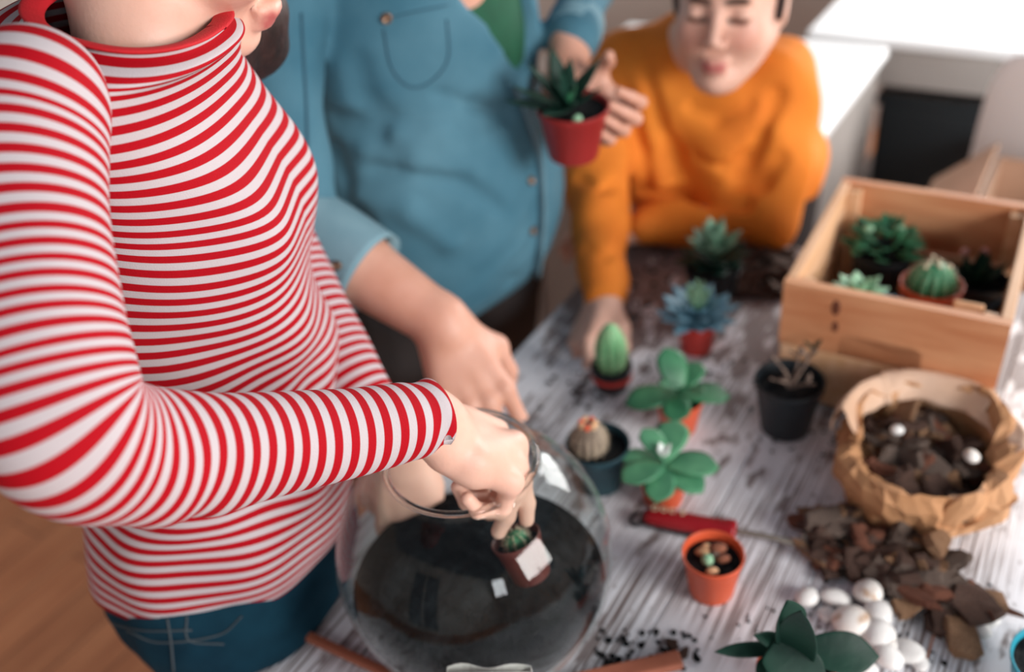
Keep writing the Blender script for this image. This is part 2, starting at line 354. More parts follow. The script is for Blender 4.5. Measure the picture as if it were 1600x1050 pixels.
def head(F, o, X, Z, s=1.0):
    B = frame(X, Z); o = np.array(o, float)
    def w(x, y, z): return o+(np.array((x, y, z))*s)@B
    def E(c, r, k=.012, sub=False): F.ell(w(*c), np.array(r)*s, B, k*s, sub)
    E((-.012, 0, .038), (.094, .074, .084)); E((.030, 0, -.022), (.058, .062, .078), .03)
    for y in (1, -1):
        F.cone(w(-.005, .052*y, -.045), w(.060, .016*y, -.094), .020*s, .019*s, .03*s)
        E((.060, .036*y, -.028), (.026, .024, .026), .025)
        E((-.012, .076*y, -.008), (.017, .007, .030), .006)
    E((.072, 0, -.096), (.020, .020, .017), .015)
    F.cone(w(.078, -.030, .024), w(.078, .030, .024), .013*s, .013*s, .02*s)
    for y in (1, -1): E((.100, .032*y, .002), (.017, .017, .014), .012, True)
    F.cone(w(.086, 0, .012), w(.108, 0, -.030), .0075*s, .0095*s, .010*s)
    for y in (1, -1): E((.100, .011*y, -.037), (.010, .007, .006), .006)
    for y in (1, -1): E((.078, .032*y, .000), (.0135, .0145, .0125), .003)
    F.cone(w(.088, -.016, -.064), w(.088, .016, -.064), .0055*s, .0055*s, .006*s); F.cone(w(.094, -.006, -.063), w(.094, .006, -.063), .006*s, .006*s, .006*s)
    F.cone(w(.088, -.012, -.0745), w(.088, .012, -.0745), .0065*s, .0065*s, .005*s); F.cone(w(.0915, -.005, -.0745), w(.0915, .005, -.0745), .0065*s, .0065*s, .005*s)
    return w
def face_masks(V, w, s):
    lips = blob(V, [w(.096, y, z) for y in (-.018, -.012, -.006, 0, .006, .012, .018) for z in (-.066, -.072)], .0048*s)
    brow = blob(V, [w(.090, y*q, .0175+.004*math.sin(q*60)) for y in (1, -1) for q in np.linspace(.012, .050, 12)], .0050*s)
    lash = blob(V, [w(.090-.12*abs(q-.032)*.5, y*q, -.0075+abs(q-.032)*.12) for y in (1, -1) for q in np.linspace(.017, .048, 12)], .0040*s)
    blush = 0.35*blob(V, [w(.088, y*.04, -.03) for y in (1, -1)], .018*s)
    return dict(lips=lips, brow=np.clip(brow+lash, 0, 1), blush=blush)
def bvh_of(V, F): return BVHTree.FromPolygons([tuple(p) for p in V], [tuple(int(i) for i in f) for f in F])
def hit(b, px, py):
    r = b.ray_cast(Vector(CC), Vector(nrm(ray(px, py)))); return (np.array(r[0]), np.array(r[1])) if r[0] is not None else (None, None)
def strip_on(b, pix, w, th, lift=0.0015):            # narrow raised band lying on a surface, through pixels
    pts = [hit(b, *q) for q in catmull([(x, y, 0) for x, y in pix], 8)[:, :2]]; pts = [(p, n) for p, n in pts if p is not None]
    if len(pts) < 3: return None
    keep = [pts[0]]
    for p, n in pts[1:]:
        if np.linalg.norm(p-keep[-1][0]) < .03: keep.append((p, n))
        else: break
    if len(keep) < 3: return None
    path = [np.concatenate([p+n*lift, [w, th]]) for p, n in keep]; return tube(path, 8, 1, caps=True)

# ================================================================ THE SETTING
def structure(name, me, m, loc=(0, 0, 0), rz=0.0):
    o = link(name, me, m, smooth=False); o.location = Vector(loc); o.rotation_euler = (0, 0, rz); o['kind'] = 'structure'; return o
def floor_mat():
    m = noise_mat('parquet', (0.46, 0.16, 0.065), (0.62, 0.25, 0.11), 4, 0.42, stretch=(1, 9, 1), bump=0.05)
    b = m.node_tree.nodes['Principled BSDF']; src = b.inputs['Base Color'].links[0].from_socket
    tc = nd(m, 'ShaderNodeTexCoord'); br = nd(m, 'ShaderNodeTexBrick'); br.inputs['Scale'].default_value = 1
    br.inputs['Brick Width'].default_value = 0.9; br.inputs['Row Height'].default_value = 0.11; br.inputs['Mortar Size'].default_value = 0.002
    br.inputs['Color1'].default_value = (1, 1, 1, 1); br.inputs['Color2'].default_value = (0.72, 0.7, 0.68, 1); br.inputs['Mortar'].default_value = (0.25, 0.2, 0.18, 1)
    lk(m, tc.outputs['Object'], br.inputs[0]); x = nd(m, 'ShaderNodeMix'); x.data_type = 'RGBA'; x.blend_type = 'MULTIPLY'; x.inputs[0].default_value = 1
    lk(m, src, x.inputs[6]); lk(m, br.outputs[0], x.inputs[7]); lk(m, x.outputs[2], b.inputs['Base Color']); return m
# room: u runs -2.2..3.6 (boards), v runs -2.6..2.7 (towards the windows)
U0, U1, V0, V1, HT = -2.2, 3.6, -2.6, 2.7, 2.6
structure('floor', box_mesh('floor', U1-U0, V1-V0, 0.05), floor_mat(), uv((U0+U1)/2, (V0+V1)/2, -0.025), AZ)
structure('wall_left', box_mesh('wall_left', U1-U0, 0.1, HT), M['wall'], uv((U0+U1)/2, V0-.05, HT/2), AZ)
structure('baseboard_back', box_mesh('baseboard_back', 0.02, V1-V0, 0.09), M['wall_white'], uv(U1-.011, (V0+V1)/2, .046), AZ)
def pierced(name, axis, pos, a0, a1, holes, m=None):         # wall with window openings
    bm = bmesh.new()
    def add(p, q, z0, z1):
        if q-p < 1e-4 or z1-z0 < 1e-4: return
        r = bmesh.ops.create_cube(bm, size=1)
        for v in r['verts']:
            l = (p+q)/2+v.co.x*(q-p); z = (z0+z1)/2+v.co.z*(z1-z0); t = pos+v.co.y*0.1
            v.co = Vector(uv(l, t, z) if axis == 'u' else uv(t, l, z))
    cur = a0
    for (p, q, z0, z1) in holes: add(cur, p, 0, HT); add(p, q, 0, z0); add(p, q, z1, HT); cur = q
    add(cur, a1, 0, HT); return structure(name, bm_mesh(name, bm), m or M['wall_white'])
pierced('wall_right', 'u', V1+.05, U0, U1, [(-2.1, -1.4, 1.45, 2.45), (-.45, 1.15, 1.15, 2.5)])
pierced('wall_back', 'v', U1+.05, V0, V1, [(-.45, 1.15, 1.1, 2.3)], M['wall'])
pierced('wall_front', 'v', U0-.05, V0, V1, [(-1.15, -.05, .1, 2.2)])
M['pane'] = glass_mat(); M['pane'].name = 'window_pane'
def window(name, axis, pos, a, b, z0, z1):
    bm = bmesh.new()
    def bar(p, q, y0, y1):
        r = bmesh.ops.create_cube(bm, size=1)
        for v in r['verts']:
            l = (p+q)/2+v.co.x*(q-p); z = (y0+y1)/2+v.co.z*(y1-y0); t = pos+v.co.y*0.06
            v.co = Vector(uv(l, t, z) if axis == 'u' else uv(t, l, z))
    w = .05; bar(a, b, z0, z0+w); bar(a, b, z1-w, z1); bar(a, a+w, z0, z1); bar(b-w, b, z0, z1); bar((a+b)/2-.03, (a+b)/2+.03, z0, z1)
    o = structure(name, bm_mesh(name, bm), M['wall_white'])
window('window_1', 'u', V1+.05, -.45, 1.15, 1.15, 2.5); window('window_2', 'v', U1+.05, -.45, 1.15, 1.1, 2.3); window('window_3', 'u', V1+.05, -2.1, -1.4, 1.45, 2.45); window('door_1', 'v', U0-.05, -1.15, -.05, .1, 2.2)

# ================================================================ TABLE
TZ = 0.76
tb = thing('table', 'long table of worn white-painted boards with scuffed grain', 'table', (0, 0, 0), (0, 0, AZ))
def table_mat():
    m = mat('worn_white_paint', (.6, .6, .64), 0.5); b = m.node_tree.nodes['Principled BSDF']; b.inputs['Specular IOR Level'].default_value = .35
    tc = nd(m, 'ShaderNodeTexCoord'); tc.object = tb; O = tc.outputs['Object']
    def noise(scale, st, det=5, off=(0, 0, 0)):
        mp = nd(m, 'ShaderNodeMapping'); mp.inputs['Scale'].default_value = st; mp.inputs['Location'].default_value = off
        n = nd(m, 'ShaderNodeTexNoise'); n.inputs['Scale'].default_value = scale; n.inputs['Detail'].default_value = det; lk(m, O, mp.inputs[0]); lk(m, mp.outputs[0], n.inputs[0]); return n.outputs[0]
    def mth(op, a, c, cl=False):
        n = nd(m, 'ShaderNodeMath', operation=op); n.use_clamp = cl
        for i, x in enumerate((a, c)):
            if isinstance(x, (int, float)): n.inputs[i].default_value = x
            else: lk(m, x, n.inputs[i])
        return n.outputs[0]
    def ramp(x, lo, hi):
        n = nd(m, 'ShaderNodeMapRange'); n.inputs[1].default_value = lo; n.inputs[2].default_value = hi; lk(m, x, n.inputs[0]); return n.outputs[0]
    fine = noise(1.0, (6, 330, 1), 3); zone = noise(1.0, (5, 11, 1), 3, (.3, .2, 0)); blot = noise(1.0, (20, 46, 1), 5); spots = noise(1.0, (55, 120, 1), 3, (3, 1, 0))
    z1 = ramp(zone, .40, .56); lines = mth('MULTIPLY', ramp(fine, .47, .60), z1, True)
    # worn, dirty far end of the table, with the boy's shade painted in
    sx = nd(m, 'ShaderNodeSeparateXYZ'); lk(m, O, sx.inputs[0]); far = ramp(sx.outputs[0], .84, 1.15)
    lft = ramp(sx.outputs[1], .22, .55); dirt_shade = mth('ADD', mth('MULTIPLY', far, .22), mth('MULTIPLY', lft, .05))
    bl = ramp(mth('ADD', blot, dirt_shade), .60, .68); sp = ramp(spots, .66, .70)
    wear_shade = mth('MAXIMUM', mth('MULTIPLY', lines, .85), mth('MAXIMUM', mth('MULTIPLY', bl, .8), mth('MULTIPLY', sp, .6)), True)
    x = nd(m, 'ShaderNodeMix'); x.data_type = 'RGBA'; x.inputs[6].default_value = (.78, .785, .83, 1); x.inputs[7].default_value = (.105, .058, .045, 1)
    lk(m, wear_shade, x.inputs[0]); lk(m, x.outputs[2], b.inputs['Base Color'])
    bp = nd(m, 'ShaderNodeBump'); bp.inputs['Strength'].default_value = .5; bp.inputs['Distance'].default_value = .0012; bp.invert = True
    lk(m, mth('ADD', wear_shade, mth('MULTIPLY', fine, .5)), bp.inputs['Height']); lk(m, bp.outputs[0], b.inputs['Normal']); return m
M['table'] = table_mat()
TU0, TU1, TV0, TV1 = 0.08, 1.33, -.607, .233; NP = 7; PW = (TV1-TV0)/NP
pm = box_mesh('plank', TU1-TU0, PW-.0012, .03, .0018)
for i in range(NP):
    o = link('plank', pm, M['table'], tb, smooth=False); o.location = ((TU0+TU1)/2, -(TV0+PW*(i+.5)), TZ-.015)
lm = box_mesh('leg', .06, .06, TZ-.03, .004)
for x in (TU0+.06, TU1-.06):
    for v in (TV0+.06, TV1-.06):
        o = link('leg', lm, M['wall_white'], tb, smooth=False); o.location = (x, -v, (TZ-.03)/2)
for v in (TV0+.06, TV1-.06): box('apron', TU1-TU0-.18, .022, .08, M['wall_white'], tb, ((TU0+TU1)/2, -v, TZ-.07))

# ================================================================ BACKGROUND FURNITURE
t = thing('desk', 'white-topped desk with grey side panel just behind the boy in orange', 'desk', (0, 0, 0), (0, 0, AZ))
box('desk_top', .63, .66, .026, M['white'], t, (1.995, .76, .737), bev=.008)
box('side_panel', .60, .02, .72, M['grey_side'], t, (1.995, .455, .361))
box('side_panel', .60, .02, .72, M['grey_side'], t, (1.995, 1.06, .361))
box('back_panel', .02, .58, .6, M['grey_side'], t, (1.72, .757, .42))
t = thing('desk', 'long white desk against the far side with dark open shelf under it', 'desk', (0, 0, 0), (0, 0, AZ))
box('desk_top', .75, 1.75, .026, M['white'], t, (2.745, -.235, .737), bev=.008)
box('front_panel', .02, 1.6, .095, M['grey_side'], t, (2.40, -.235, .675))
box('side_panel', .68, .02, .72, M['grey_side'], t, (2.745, .60, .361))
box('side_panel', .68, .02, .72, M['grey_side'], t, (2.745, -1.06, .361))
box('shelf', .66, 1.6, .02, M['brown_board'], t, (2.745, -.235, .16))
t = thing('storage_box', 'black storage box on the shelf under the long white desk', 'box', uv(2.66, -.13, .172), (0, 0, AZ))
box('body', .42, .66, .38, M['dark_board'], t, (0, 0, .19), bev=.01); box('lid', .44, .68, .03, M['dark_board'], t, (0, 0, .396), bev=.008)
t = thing('floor_shade', 'grey-brown sheet added for the unlit floor between the desks', 'floor_shade', uv(2.3, .2, 0), (0, 0, AZ)); box('shade_sheet', 1.5, 2.2, .003, noise_mat('floor_shade_tone', (.20, .17, .16), (.27, .24, .22), 60, .95), t, (0, 0, .002), bev=.001); box('sheet_edge', .05, 2.2, .004, M['brown_board'], t, (-.775, 0, .002), bev=.001)  # flat sheet added over the parquet; its grey-brown stands for floor in shade
# white shell chair
def shell_chair(loc, rz):
    t = thing('shell_chair', 'white moulded shell chair with black legs by the right edge', 'chair', loc, (0, 0, rz)); t.scale = (1.0, 1.15, 1.1)
    prof = [(.24, .455), (.22, .445), (.12, .435), (0, .432), (-.12, .44), (-.19, .475), (-.225, .54), (-.25, .64), (-.265, .74), (-.27, .82)]
    V = []; n = 15
    for i, (x, z) in enumerate(prof):
        tt = i/9; wdt = .235-.03*tt; lift = .05*(1-abs(tt-.5)*1.2)
        for j in range(n):
            y = -1+2*j/(n-1); yy = y*wdt*(1-.25*max(0, (abs(tt-.5)-.38))*4*y*y); fr = y*y
            V.append((x+fr*(.05 if i > 4 else 0)*min(1, (i-4)/2 if i > 4 else 0), yy, z+fr*(lift if i < 7 else .01)-(.03*fr if i == 9 else 0)))
    F = [(i*n+j, i*n+j+1, (i+1)*n+j+1, (i+1)*n+j) for i in range(9) for j in range(n-1)]
    o = link('seat_shell', mesh('seat_shell', V, F), M['white'], t); md = o.modifiers.new('s', 'SOLIDIFY'); md.thickness = .012; md.offset = 0; o.modifiers.new('b', 'SUBSURF').levels = 1; o.modifiers['b'].render_levels = 2
    for sx in (1, -1):
        for sy in (1, -1):
            v, f, s = tube([(.10*sx, .10*sy, .43, .011, .011), (.15*sx, .15*sy, .25, .011, .011), (.21*sx, .20*sy, 0, .009, .009)], 10, 4, caps=True, ref=(1, 0, 0)); link('leg', mesh('leg', v, f), M['dark_board'], t)
shell_chair(uv(2.19, .06, 0), AZ)
t = thing('cardboard_box', 'open brown cardboard box on a black stool behind the wooden crate', 'box', uv(1.64, .035, .592), (0, 0, AZ))
for nme, sx, sy, x, y in (('side', .30, .006, 0, .15), ('side', .30, .006, 0, -.15), ('side', .006, .30, .15, 0), ('side', .006, .30, -.15, 0)): box(nme, sx, sy, .16, M['card'], t, (x, y, .08), bev=0)
box('bottom', .30, .30, .006, M['card'], t, (0, 0, .003), bev=0)
for y, a in ((.15, 1), (-.15, -1)): box('flap', .30, .13, .005, M['card'], t, (0, y+a*.055, .14), (-a*.75, 0, 0), bev=0)
box('flap', .13, .28, .005, M['card'], t, (-.155, 0, .095), (0, -3.0, 0), bev=0)
t = thing('stool', 'black square stool under the brown cardboard box', 'stool', uv(1.64, .035, 0), (0, 0, AZ)); box('seat', .34, .34, .03, M['dark_board'], t, (0, 0, .575))
for x in (.14, -.14):
    for y in (.14, -.14): box('leg', .03, .03, .56, M['dark_board'], t, (x, y, .28))

# ================================================================ THE WOMAN IN THE STRIPED SHIRT
def person(name_label, loc): return thing('person', name_label, 'person', loc)
girl = person('person in red and white striped long-sleeved shirt reaching into the glass bowl', (0, 0, 0))
GF = nrm((math.cos(math.radians(8)), math.sin(math.radians(8)), 0)); GL = np.array([-GF[1], GF[0], 0])
# torso rings: silhouette pixel, its height, front half-depth, back half-depth, half-width
TR = [(545, 752, .842, .128, .150, .145), (555, 705, .892, .130, .142, .148), (550, 640, .952, .122, .130, .142), (528, 565, 1.016, .108, .120, .135),
      (500, 490, 1.078, .100, .112, .130), (482, 415, 1.135, .100, .108, .132), (470, 305, 1.205, .104, .104, .136), (436, 225, 1.252, .098, .100, .138), (388, 150, 1.298, .088, .096, .138), (352, 98, 1.330, .080, .092, .136)]
rings = []
NR = len(TR)
def facing(i): q = math.radians(8-20*min(1, i/(NR-1))); f = np.array([math.cos(q), math.sin(q), 0]); return f
for i, (x, y, z, a, b, w) in enumerate(TR):
    c = T(x, y, z)-facing(i)*a*1.0; rings.append((c, a, b, w))
NK = P(228, 32, .664)
SH = nrm(facing(NR))
rings.append((NK*.45+rings[-1][0]*.55+np.array([0, 0, .010]), .072, .088, .122)); rings.append((NK+np.array([0, 0, -.004]), .062, .076, .094)); rings.append((NK+np.array([-.001, .001, .002]), .056, .068, .076)); rings.append((NK+np.array([-.002, .002, .006]), .053, .064, .070))
ctr = np.array([r[0] for r in rings]); RR = catmull([np.concatenate([c, [a, b, w]]) for c, a, b, w in rings], 12)
def torso(RR, nseg=120):
    V = []; sv = []; n = len(RR); cum = np.concatenate([[0], np.cumsum(np.linalg.norm(np.diff(RR[:, :3], axis=0), axis=1))])
    tot = cum[-1]
    for i, r in enumerate(RR):
        c = r[:3]; GFi = facing(i/(n-1)*(NR+3)); tg = RR[min(i+1, n-1), :3]-RR[max(i-1, 0), :3]; tg = nrm(tg+np.array([0, 0, .001])); tg = nrm(tg*.6+np.array([0, 0, .4]))
        k = min(1, max(0, (cum[i]-.12)/.40)); k0 = max(0, 1-cum[i]/.12); tg = nrm(tg*(1-k)+np.array([0, 0, 1])*k+GFi*.26*k-GFi*.22*k0)
        fx = nrm(GFi-tg*np.dot(GFi, tg)); ly = np.cross(tg, fx); hgt = cum[i]
        for j in range(nseg):
            a = 2*math.pi*j/nseg; ca, sa = math.cos(a), math.sin(a); ex = 2/2.3
            X = (r[3] if ca > 0 else r[4])*math.copysign(abs(ca)**ex, ca); Y = r[5]*math.copysign(abs(sa)**ex, sa)*(1-(.26*min(1, max(0, (hgt-.22)/.15)) if sa > 0 else 0))
            bust = .016*math.exp(-((hgt-.40)/.052)**2)*max(0, math.exp(-((a-.55)/.38)**2)+math.exp(-((a-2*math.pi+.55)/.38)**2)); X += bust
            # drapes: diagonal folds from bust to hip and gathers over the waist
            fold = .0055*math.sin(34*hgt+5.0*a)*math.exp(-((hgt-.22)/.11)**2)+.0036*math.sin(60*hgt-7*a+1.3)*math.exp(-((hgt-.16)/.09)**2)+.002*math.sin(9*a+18*hgt)*math.exp(-(hgt/.12)**2)
            rad = math.hypot(X, Y); q = 1+fold/max(rad, .02)
            V.append(c+fx*X*q+ly*Y*q); sv.append(.010*math.sin(a*2+.6)*math.exp(-((hgt-.2)/.12)**2)+.012*math.exp(-((hgt-.41)/.07)**2)*max(0, math.cos(a)))
    F = [(i*nseg+j, i*nseg+(j+1) % nseg, (i+1)*nseg+(j+1) % nseg, (i+1)*nseg+j) for i in range(n-1) for j in range(nseg)]
    A = np.array(V).reshape(n, nseg, 3); arc = np.concatenate([[0], np.cumsum(np.linalg.norm(np.diff(A, axis=0), axis=2).mean(1))])
    sv = list(np.array(sv)+np.repeat(arc, nseg))
    b = len(V)                                         # hem turned in
    c0 = RR[0, :3]
    for j in range(nseg): V.append(c0+(V[j]-c0)*.97+np.array([0, 0, .02])); sv.append(0.0)
    F += [(j, b+j, b+(j+1) % nseg, (j+1) % nseg) for j in range(nseg)]
    return V, F, sv
V, F, sv = torso(RR)
sv = list(np.array(sv)*.86); shirt = link('shirt', mesh('shirt', V, F, {'s': sv}), M['stripe'], girl)
nseg = 120; top = len(RR)-1; neck = [V[top*nseg+j] for j in range(nseg)]
# red neckband follows the last ring
nb = [np.concatenate([p, [.0080, .0022]]) for p in neck[::5]]; nb.append(nb[0])
v, f, s = tube(nb, 10, 3, ref=(0, 0, 1)); link('neckband', mesh('neckband', v, f), M['collar'], shirt)
def cloth(seed, amp):
    r = np.random.default_rng(seed); ph = r.uniform(0, 6.28, 6)
    def d(s, a, t): return (amp*(math.sin(38*s+2*a+ph[0])+.6*math.sin(71*s-3*a+ph[1])), 0)
    return d
# near sleeve
def near_disp(s, a, t):
    k = .012*math.sin(30*s+2*a)+.008*math.sin(55*s-3*a)
    e = math.exp(-((s-.315)/.035)**2); k += .05*e*math.sin(150*s)*max(0, math.cos(a-3.5))
    cu = max(0, (t-.86)/.14); k += .060*cu*math.sin(230*s+2.6*math.sin(a))*(1+.3*math.sin(3*a))
    ds = .004*math.sin(a*2+20*s)*math.exp(-((s-.3)/.06)**2)+cu*.006*math.sin(2*a+1)
    return (k, ds)
SL = [(78, 118, .600, .030, .030), (52, 150, .575, .043, .045), (32, 230, .560, .047, .049), (30, 330, .545, .046, .048), (45, 450, .530, .045, .047), (66, 560, .520, .044, .046), (104, 665, .522, .045, .046),
      (185, 708, .550, .0425, .043), (300, 711, .590, .0395, .040), (430, 694, .635, .0345, .035), (530, 679, .670, .0315, .032), (600, 666, .695, .0300, .031), (652, 656, .715, .0285, .029), (674, 652, .724, .0275, .028)]
path = [np.concatenate([P(x, y, d), [a, b]]) for x, y, d, a, b in SL]
v, f, s = tube(path, 72, 14, near_disp, ref=(1, 0, 0), lip=.10)
s = np.interp(s, [0, .14, .18, .26, .30, 1.0], [0, .130, .180, .302, .345, .345+.70*.80])
sleeve = link('sleeve', mesh('sleeve', v, f, {'s': s}), M['stripe'], shirt)
# rounded sleeve head: cap the first ring
# far sleeve, forearm coming out from behind the waist down to the bowl
FS = [P(290, 130, .82), P(352, 250, .92), P(425, 385, .985), P(498, 515, .975), P(556, 608, .955), P(604, 680, .945), P(618, 704, .943)]
FR = [.040, .044, .046, .040, .034, .030, .029]
v, f, s = tube([np.concatenate([p, [r, r]]) for p, r in zip(FS, FR)], 56, 14, cloth(5, .02), ref=(1, 0, 0), lip=.1)
link('sleeve', mesh('sleeve', v, f, {'s': s}), M['stripe'], shirt)
# body: neck, head, arms and hands
HC = P(272, -216, .66); HX = nrm(GF*.80+np.array([0, 0, -.52])+GL*(-.18)); HZ = np.array([0.35, -.1, .93])
Fb = Field((-.55, .35, .0), (.12, 1.15, 1.72), .0042)
Bh = frame(HX, HZ)
def gw(x, y, z, s=1.0): return HC+(np.array((x, y, z))*s)@Bh
head(Fb, HC, HX, HZ, 1.0)
nb0 = NK+np.array([-.010, .006, -.016])
Fb.cone(gw(-.035, 0, -.05), nb0, .050, .040, .02); Fb.cone(gw(.0, 0, -.075), nb0, .03, .038, .02)
Fb.ell(nb0+np.array([0, 0, -.022]), (.030, .040, .026), np.stack([GF, GL, [0, 0, 1]]), .010)
Fb.cone(nb0+np.array([0, 0, -.08]), rings[6][0]-GF*.02, .018, .04, .01); Fb.cone(rings[6][0]-GF*.02, rings[2][0]-GF*.02, .06, .07, .01); Fb.cone(rings[2][0]-GF*.02, rings[0][0]+np.array([-.02, .01, -.03]), .075, .09, .02)
hipc = rings[0][0]+np.array([-.012, .01, -.02])
for sgn in (1, -1):
    Fb.cone(hipc+GL*.075*sgn, hipc+GL*.085*sgn+np.array([-.02, .02, -.36]), .062, .05, .03); Fb.cone(hipc+GL*.085*sgn+np.array([-.02, .02, -.36]), hipc+GL*.09*sgn+np.array([-.06, .02, -.72]), .045, .03, .02)
    Fb.cone(hipc+GL*.09*sgn+np.array([-.06, .02, -.735]), hipc+GL*.09*sgn+np.array([.06, .03, -.755]), .035, .025, .02)
armp = [P(x, y, d) for x, y, d, a, b in SL]
Fb.chain([rings[8][0], armp[1], armp[3], armp[5]], [.02, .014, .020, .028], .01); Fb.chain([armp[6], armp[8], armp[10], armp[13]], [.032, .032, .026, .022], .02)
Fb.chain([rings[5][0]]+FS[1:], [.02, .02, .032, .030, .026, .024, .023], .01)
V1_, F1_ = Fb.nets(); V1_ = smooth_v(V1_, F1_, 1)
# the near hand at fine grain
wrist = P(668, 656, .728); mcp = P(784, 702, .782)
Fh = Field(np.minimum(wrist, mcp)-.13, np.maximum(wrist, mcp)+.12, .0016)
hX = nrm(mcp-wrist); toc = nrm(CC-wrist); hZ = nrm(CU*.70+toc*.68)
gpose = dict(index=(3, 44, 18, 10), middle=(-1, 66, 30, 18), ring=(-3, 66, 92, 50), pinky=(-6, 62, 90, 50))
Fh.chain([armp[11], armp[12], wrist], [.021, .021, .0225], .01)
gt = hand(Fh, wrist, hX, hZ, 1, 1.04, gpose, None, .0235, world=dict(index=[P(803, 694, .792), P(815, 750, .802), P(822, 786, .812), P(823, 812, .816)], middle=[P(790, 722, .786), P(802, 768, .796), P(791, 806, .806), P(779, 831, .812)], thumb=[P(705, 700, .80), P(738, 748, .812), P(766, 800, .826)]))
V2_, F2_ = Fh.nets(); V2_ = smooth_v(V2_, F2_, 1)
# the far hand steadying the bowl from the left
fw_ = FS[-1]; Fh = Field(fw_-.17, fw_+.17, .0028)
Fh.chain([FS[-2], fw_], [.024, .023], .01); hand(Fh, fw_, P(640, 820, .975)-fw_, nrm(nrm(CC-fw_)+np.array([-.3, 0, .1])), -1, 1.0, dict(index=(4, 10, 20, 10), middle=(0, 12, 22, 10), ring=(-4, 14, 24, 10), pinky=(-8, 16, 26, 12)), None, .023)
V3_, F3_ = Fh.nets(); V3_ = smooth_v(V3_, F3_, 1)
VV, FF = join([(V1_, F1_), (V2_, F2_), (V3_, F3_)])
mk = face_masks(VV, gw, 1.0); body = link('body', fast_mesh('body', VV, FF, mk), M['skin'], girl)
# nails
def nail(tips, nme, B, sc=.95, par=None):
    a, b = tips[nme][-2], tips[nme][-1]; d = nrm(b-a); z = nrm(B-d*np.dot(B, d)); p = b-d*.001+z*.0045
    o = link('nail', lathe_ell('nail', .0055*sc, .0042*sc, .0012), M['skin_nail'], par); R = np.stack([d, np.cross(z, d), z], 1); o.matrix_basis = Matrix.Translation(Vector(p)) @ Matrix(R.tolist()).to_4x4()
def lathe_ell(nm, a, b, c):
    bm = bmesh.new(); bmesh.ops.create_uvsphere(bm, u_segments=12, v_segments=8, radius=1)
    for v in bm.verts: v.co = Vector((v.co.x*a, v.co.y*b, v.co.z*c))
    return bm_mesh(nm, bm)
M['skin_nail'] = mat('finger_nail', (.72, .42, .36), .3)
for q in ('index', 'middle'): nail(gt, q, hX*.6+hZ*.5, par=body)
# hair falling on the far side
Fq = Field((-.42, .50, 1.05), (.08, .98, 1.75), .0042)
Fq.ell(gw(-.022, 0, .048), (.106, .088, .092), Bh, .02); Fq.cone(gw(-.08, 0, .02), gw(-.10, 0, -.10), .06, .05, .03)
h0 = P(362, 20, .74); 
Fq.chain([gw(-.03, .075, .02), gw(-.01, .085, -.06), P(388, 20, .80), P(398, 70, .83), P(392, 120, .85)], [.035, .034, .030, .026, .008], .015)
Fq.chain([gw(-.06, .07, -.02), P(352, 40, .77), P(375, 100, .80)], [.035, .022, .01], .015)
Fq.ell(gw(.085, 0, -.035), (.075, .058, .085), Bh, .012, True)
V, Fx = Fq.nets(); link('hair', fast_mesh('hair', smooth_v(V, Fx, 2), Fx), M['hair'], girl)
for y in (1, -1):
    o = link('eye', lathe_ell('eye', .012, .012, .012), mat('eye_white', (.8, .78, .75), .2), girl); o.location = Vector(gw(.075, .032*y, .0))
# jeans
Fj = Field((-.68, .50, .0), (-.02, 1.12, .92), .0055); Rj = np.stack([GF, GL, [0, 0, 1]])
Fj.ell(hipc+np.array([0, 0, -.035]), (.138, .160, .13), Rj, .03); Fj.cone(hipc+GL*.06, hipc-GL*.06, .105, .105, .03); Fj.cone(hipc+np.array([0, 0, .08])+GL*.05, hipc+np.array([0, 0, .08])-GL*.05, .098, .098, .03)
for sgn in (1, -1):
    kn = hipc+GL*.095*sgn+np.array([-.02, .02, -.36]); Fj.cone(hipc+GL*.078*sgn+np.array([0, 0, -.06]), kn, .095, .066, .03); Fj.cone(kn, hipc+GL*.09*sgn+np.array([-.06, .02, -.71]), .064, .048, .02)
Fj.wob(.0025, 28, 3); V, Fx = Fj.nets(); Vj = smooth_v(V, Fx, 2); jb = bvh_of(Vj, Fx); jeans = link('jeans', fast_mesh('jeans', Vj, Fx), M['jeans'], girl)
for nme, pix in (('pocket_seam', [(292, 962), (296, 1000), (350, 1006)]), ('pocket_seam', [(200, 985), (250, 1003), (340, 992), (378, 962)]), ('side_seam', [(262, 966), (268, 1005), (272, 1049)]), ('waist_seam', [(160, 968), (220, 984), (300, 984)])):
    r = strip_on(jb, pix, .0012, .0008, .0008)
    if r: link(nme, mesh(nme, r[0], r[1]), M['stitch'], jeans)
for sgn in (1, -1):
    a0 = hipc+GL*.09*sgn+np.array([-.06, .02, -.735]); v, f, s = tube([(*(a0+np.array([-.05, 0, 0])), .034, .045), (*(a0+np.array([.03, .01, -.01])), .042, .036), (*(a0+np.array([.13, .03, -.025])), .035, .022)], 20, 6, caps=True); link('shoe', mesh('shoe', v, f), M['wall_white'], girl)

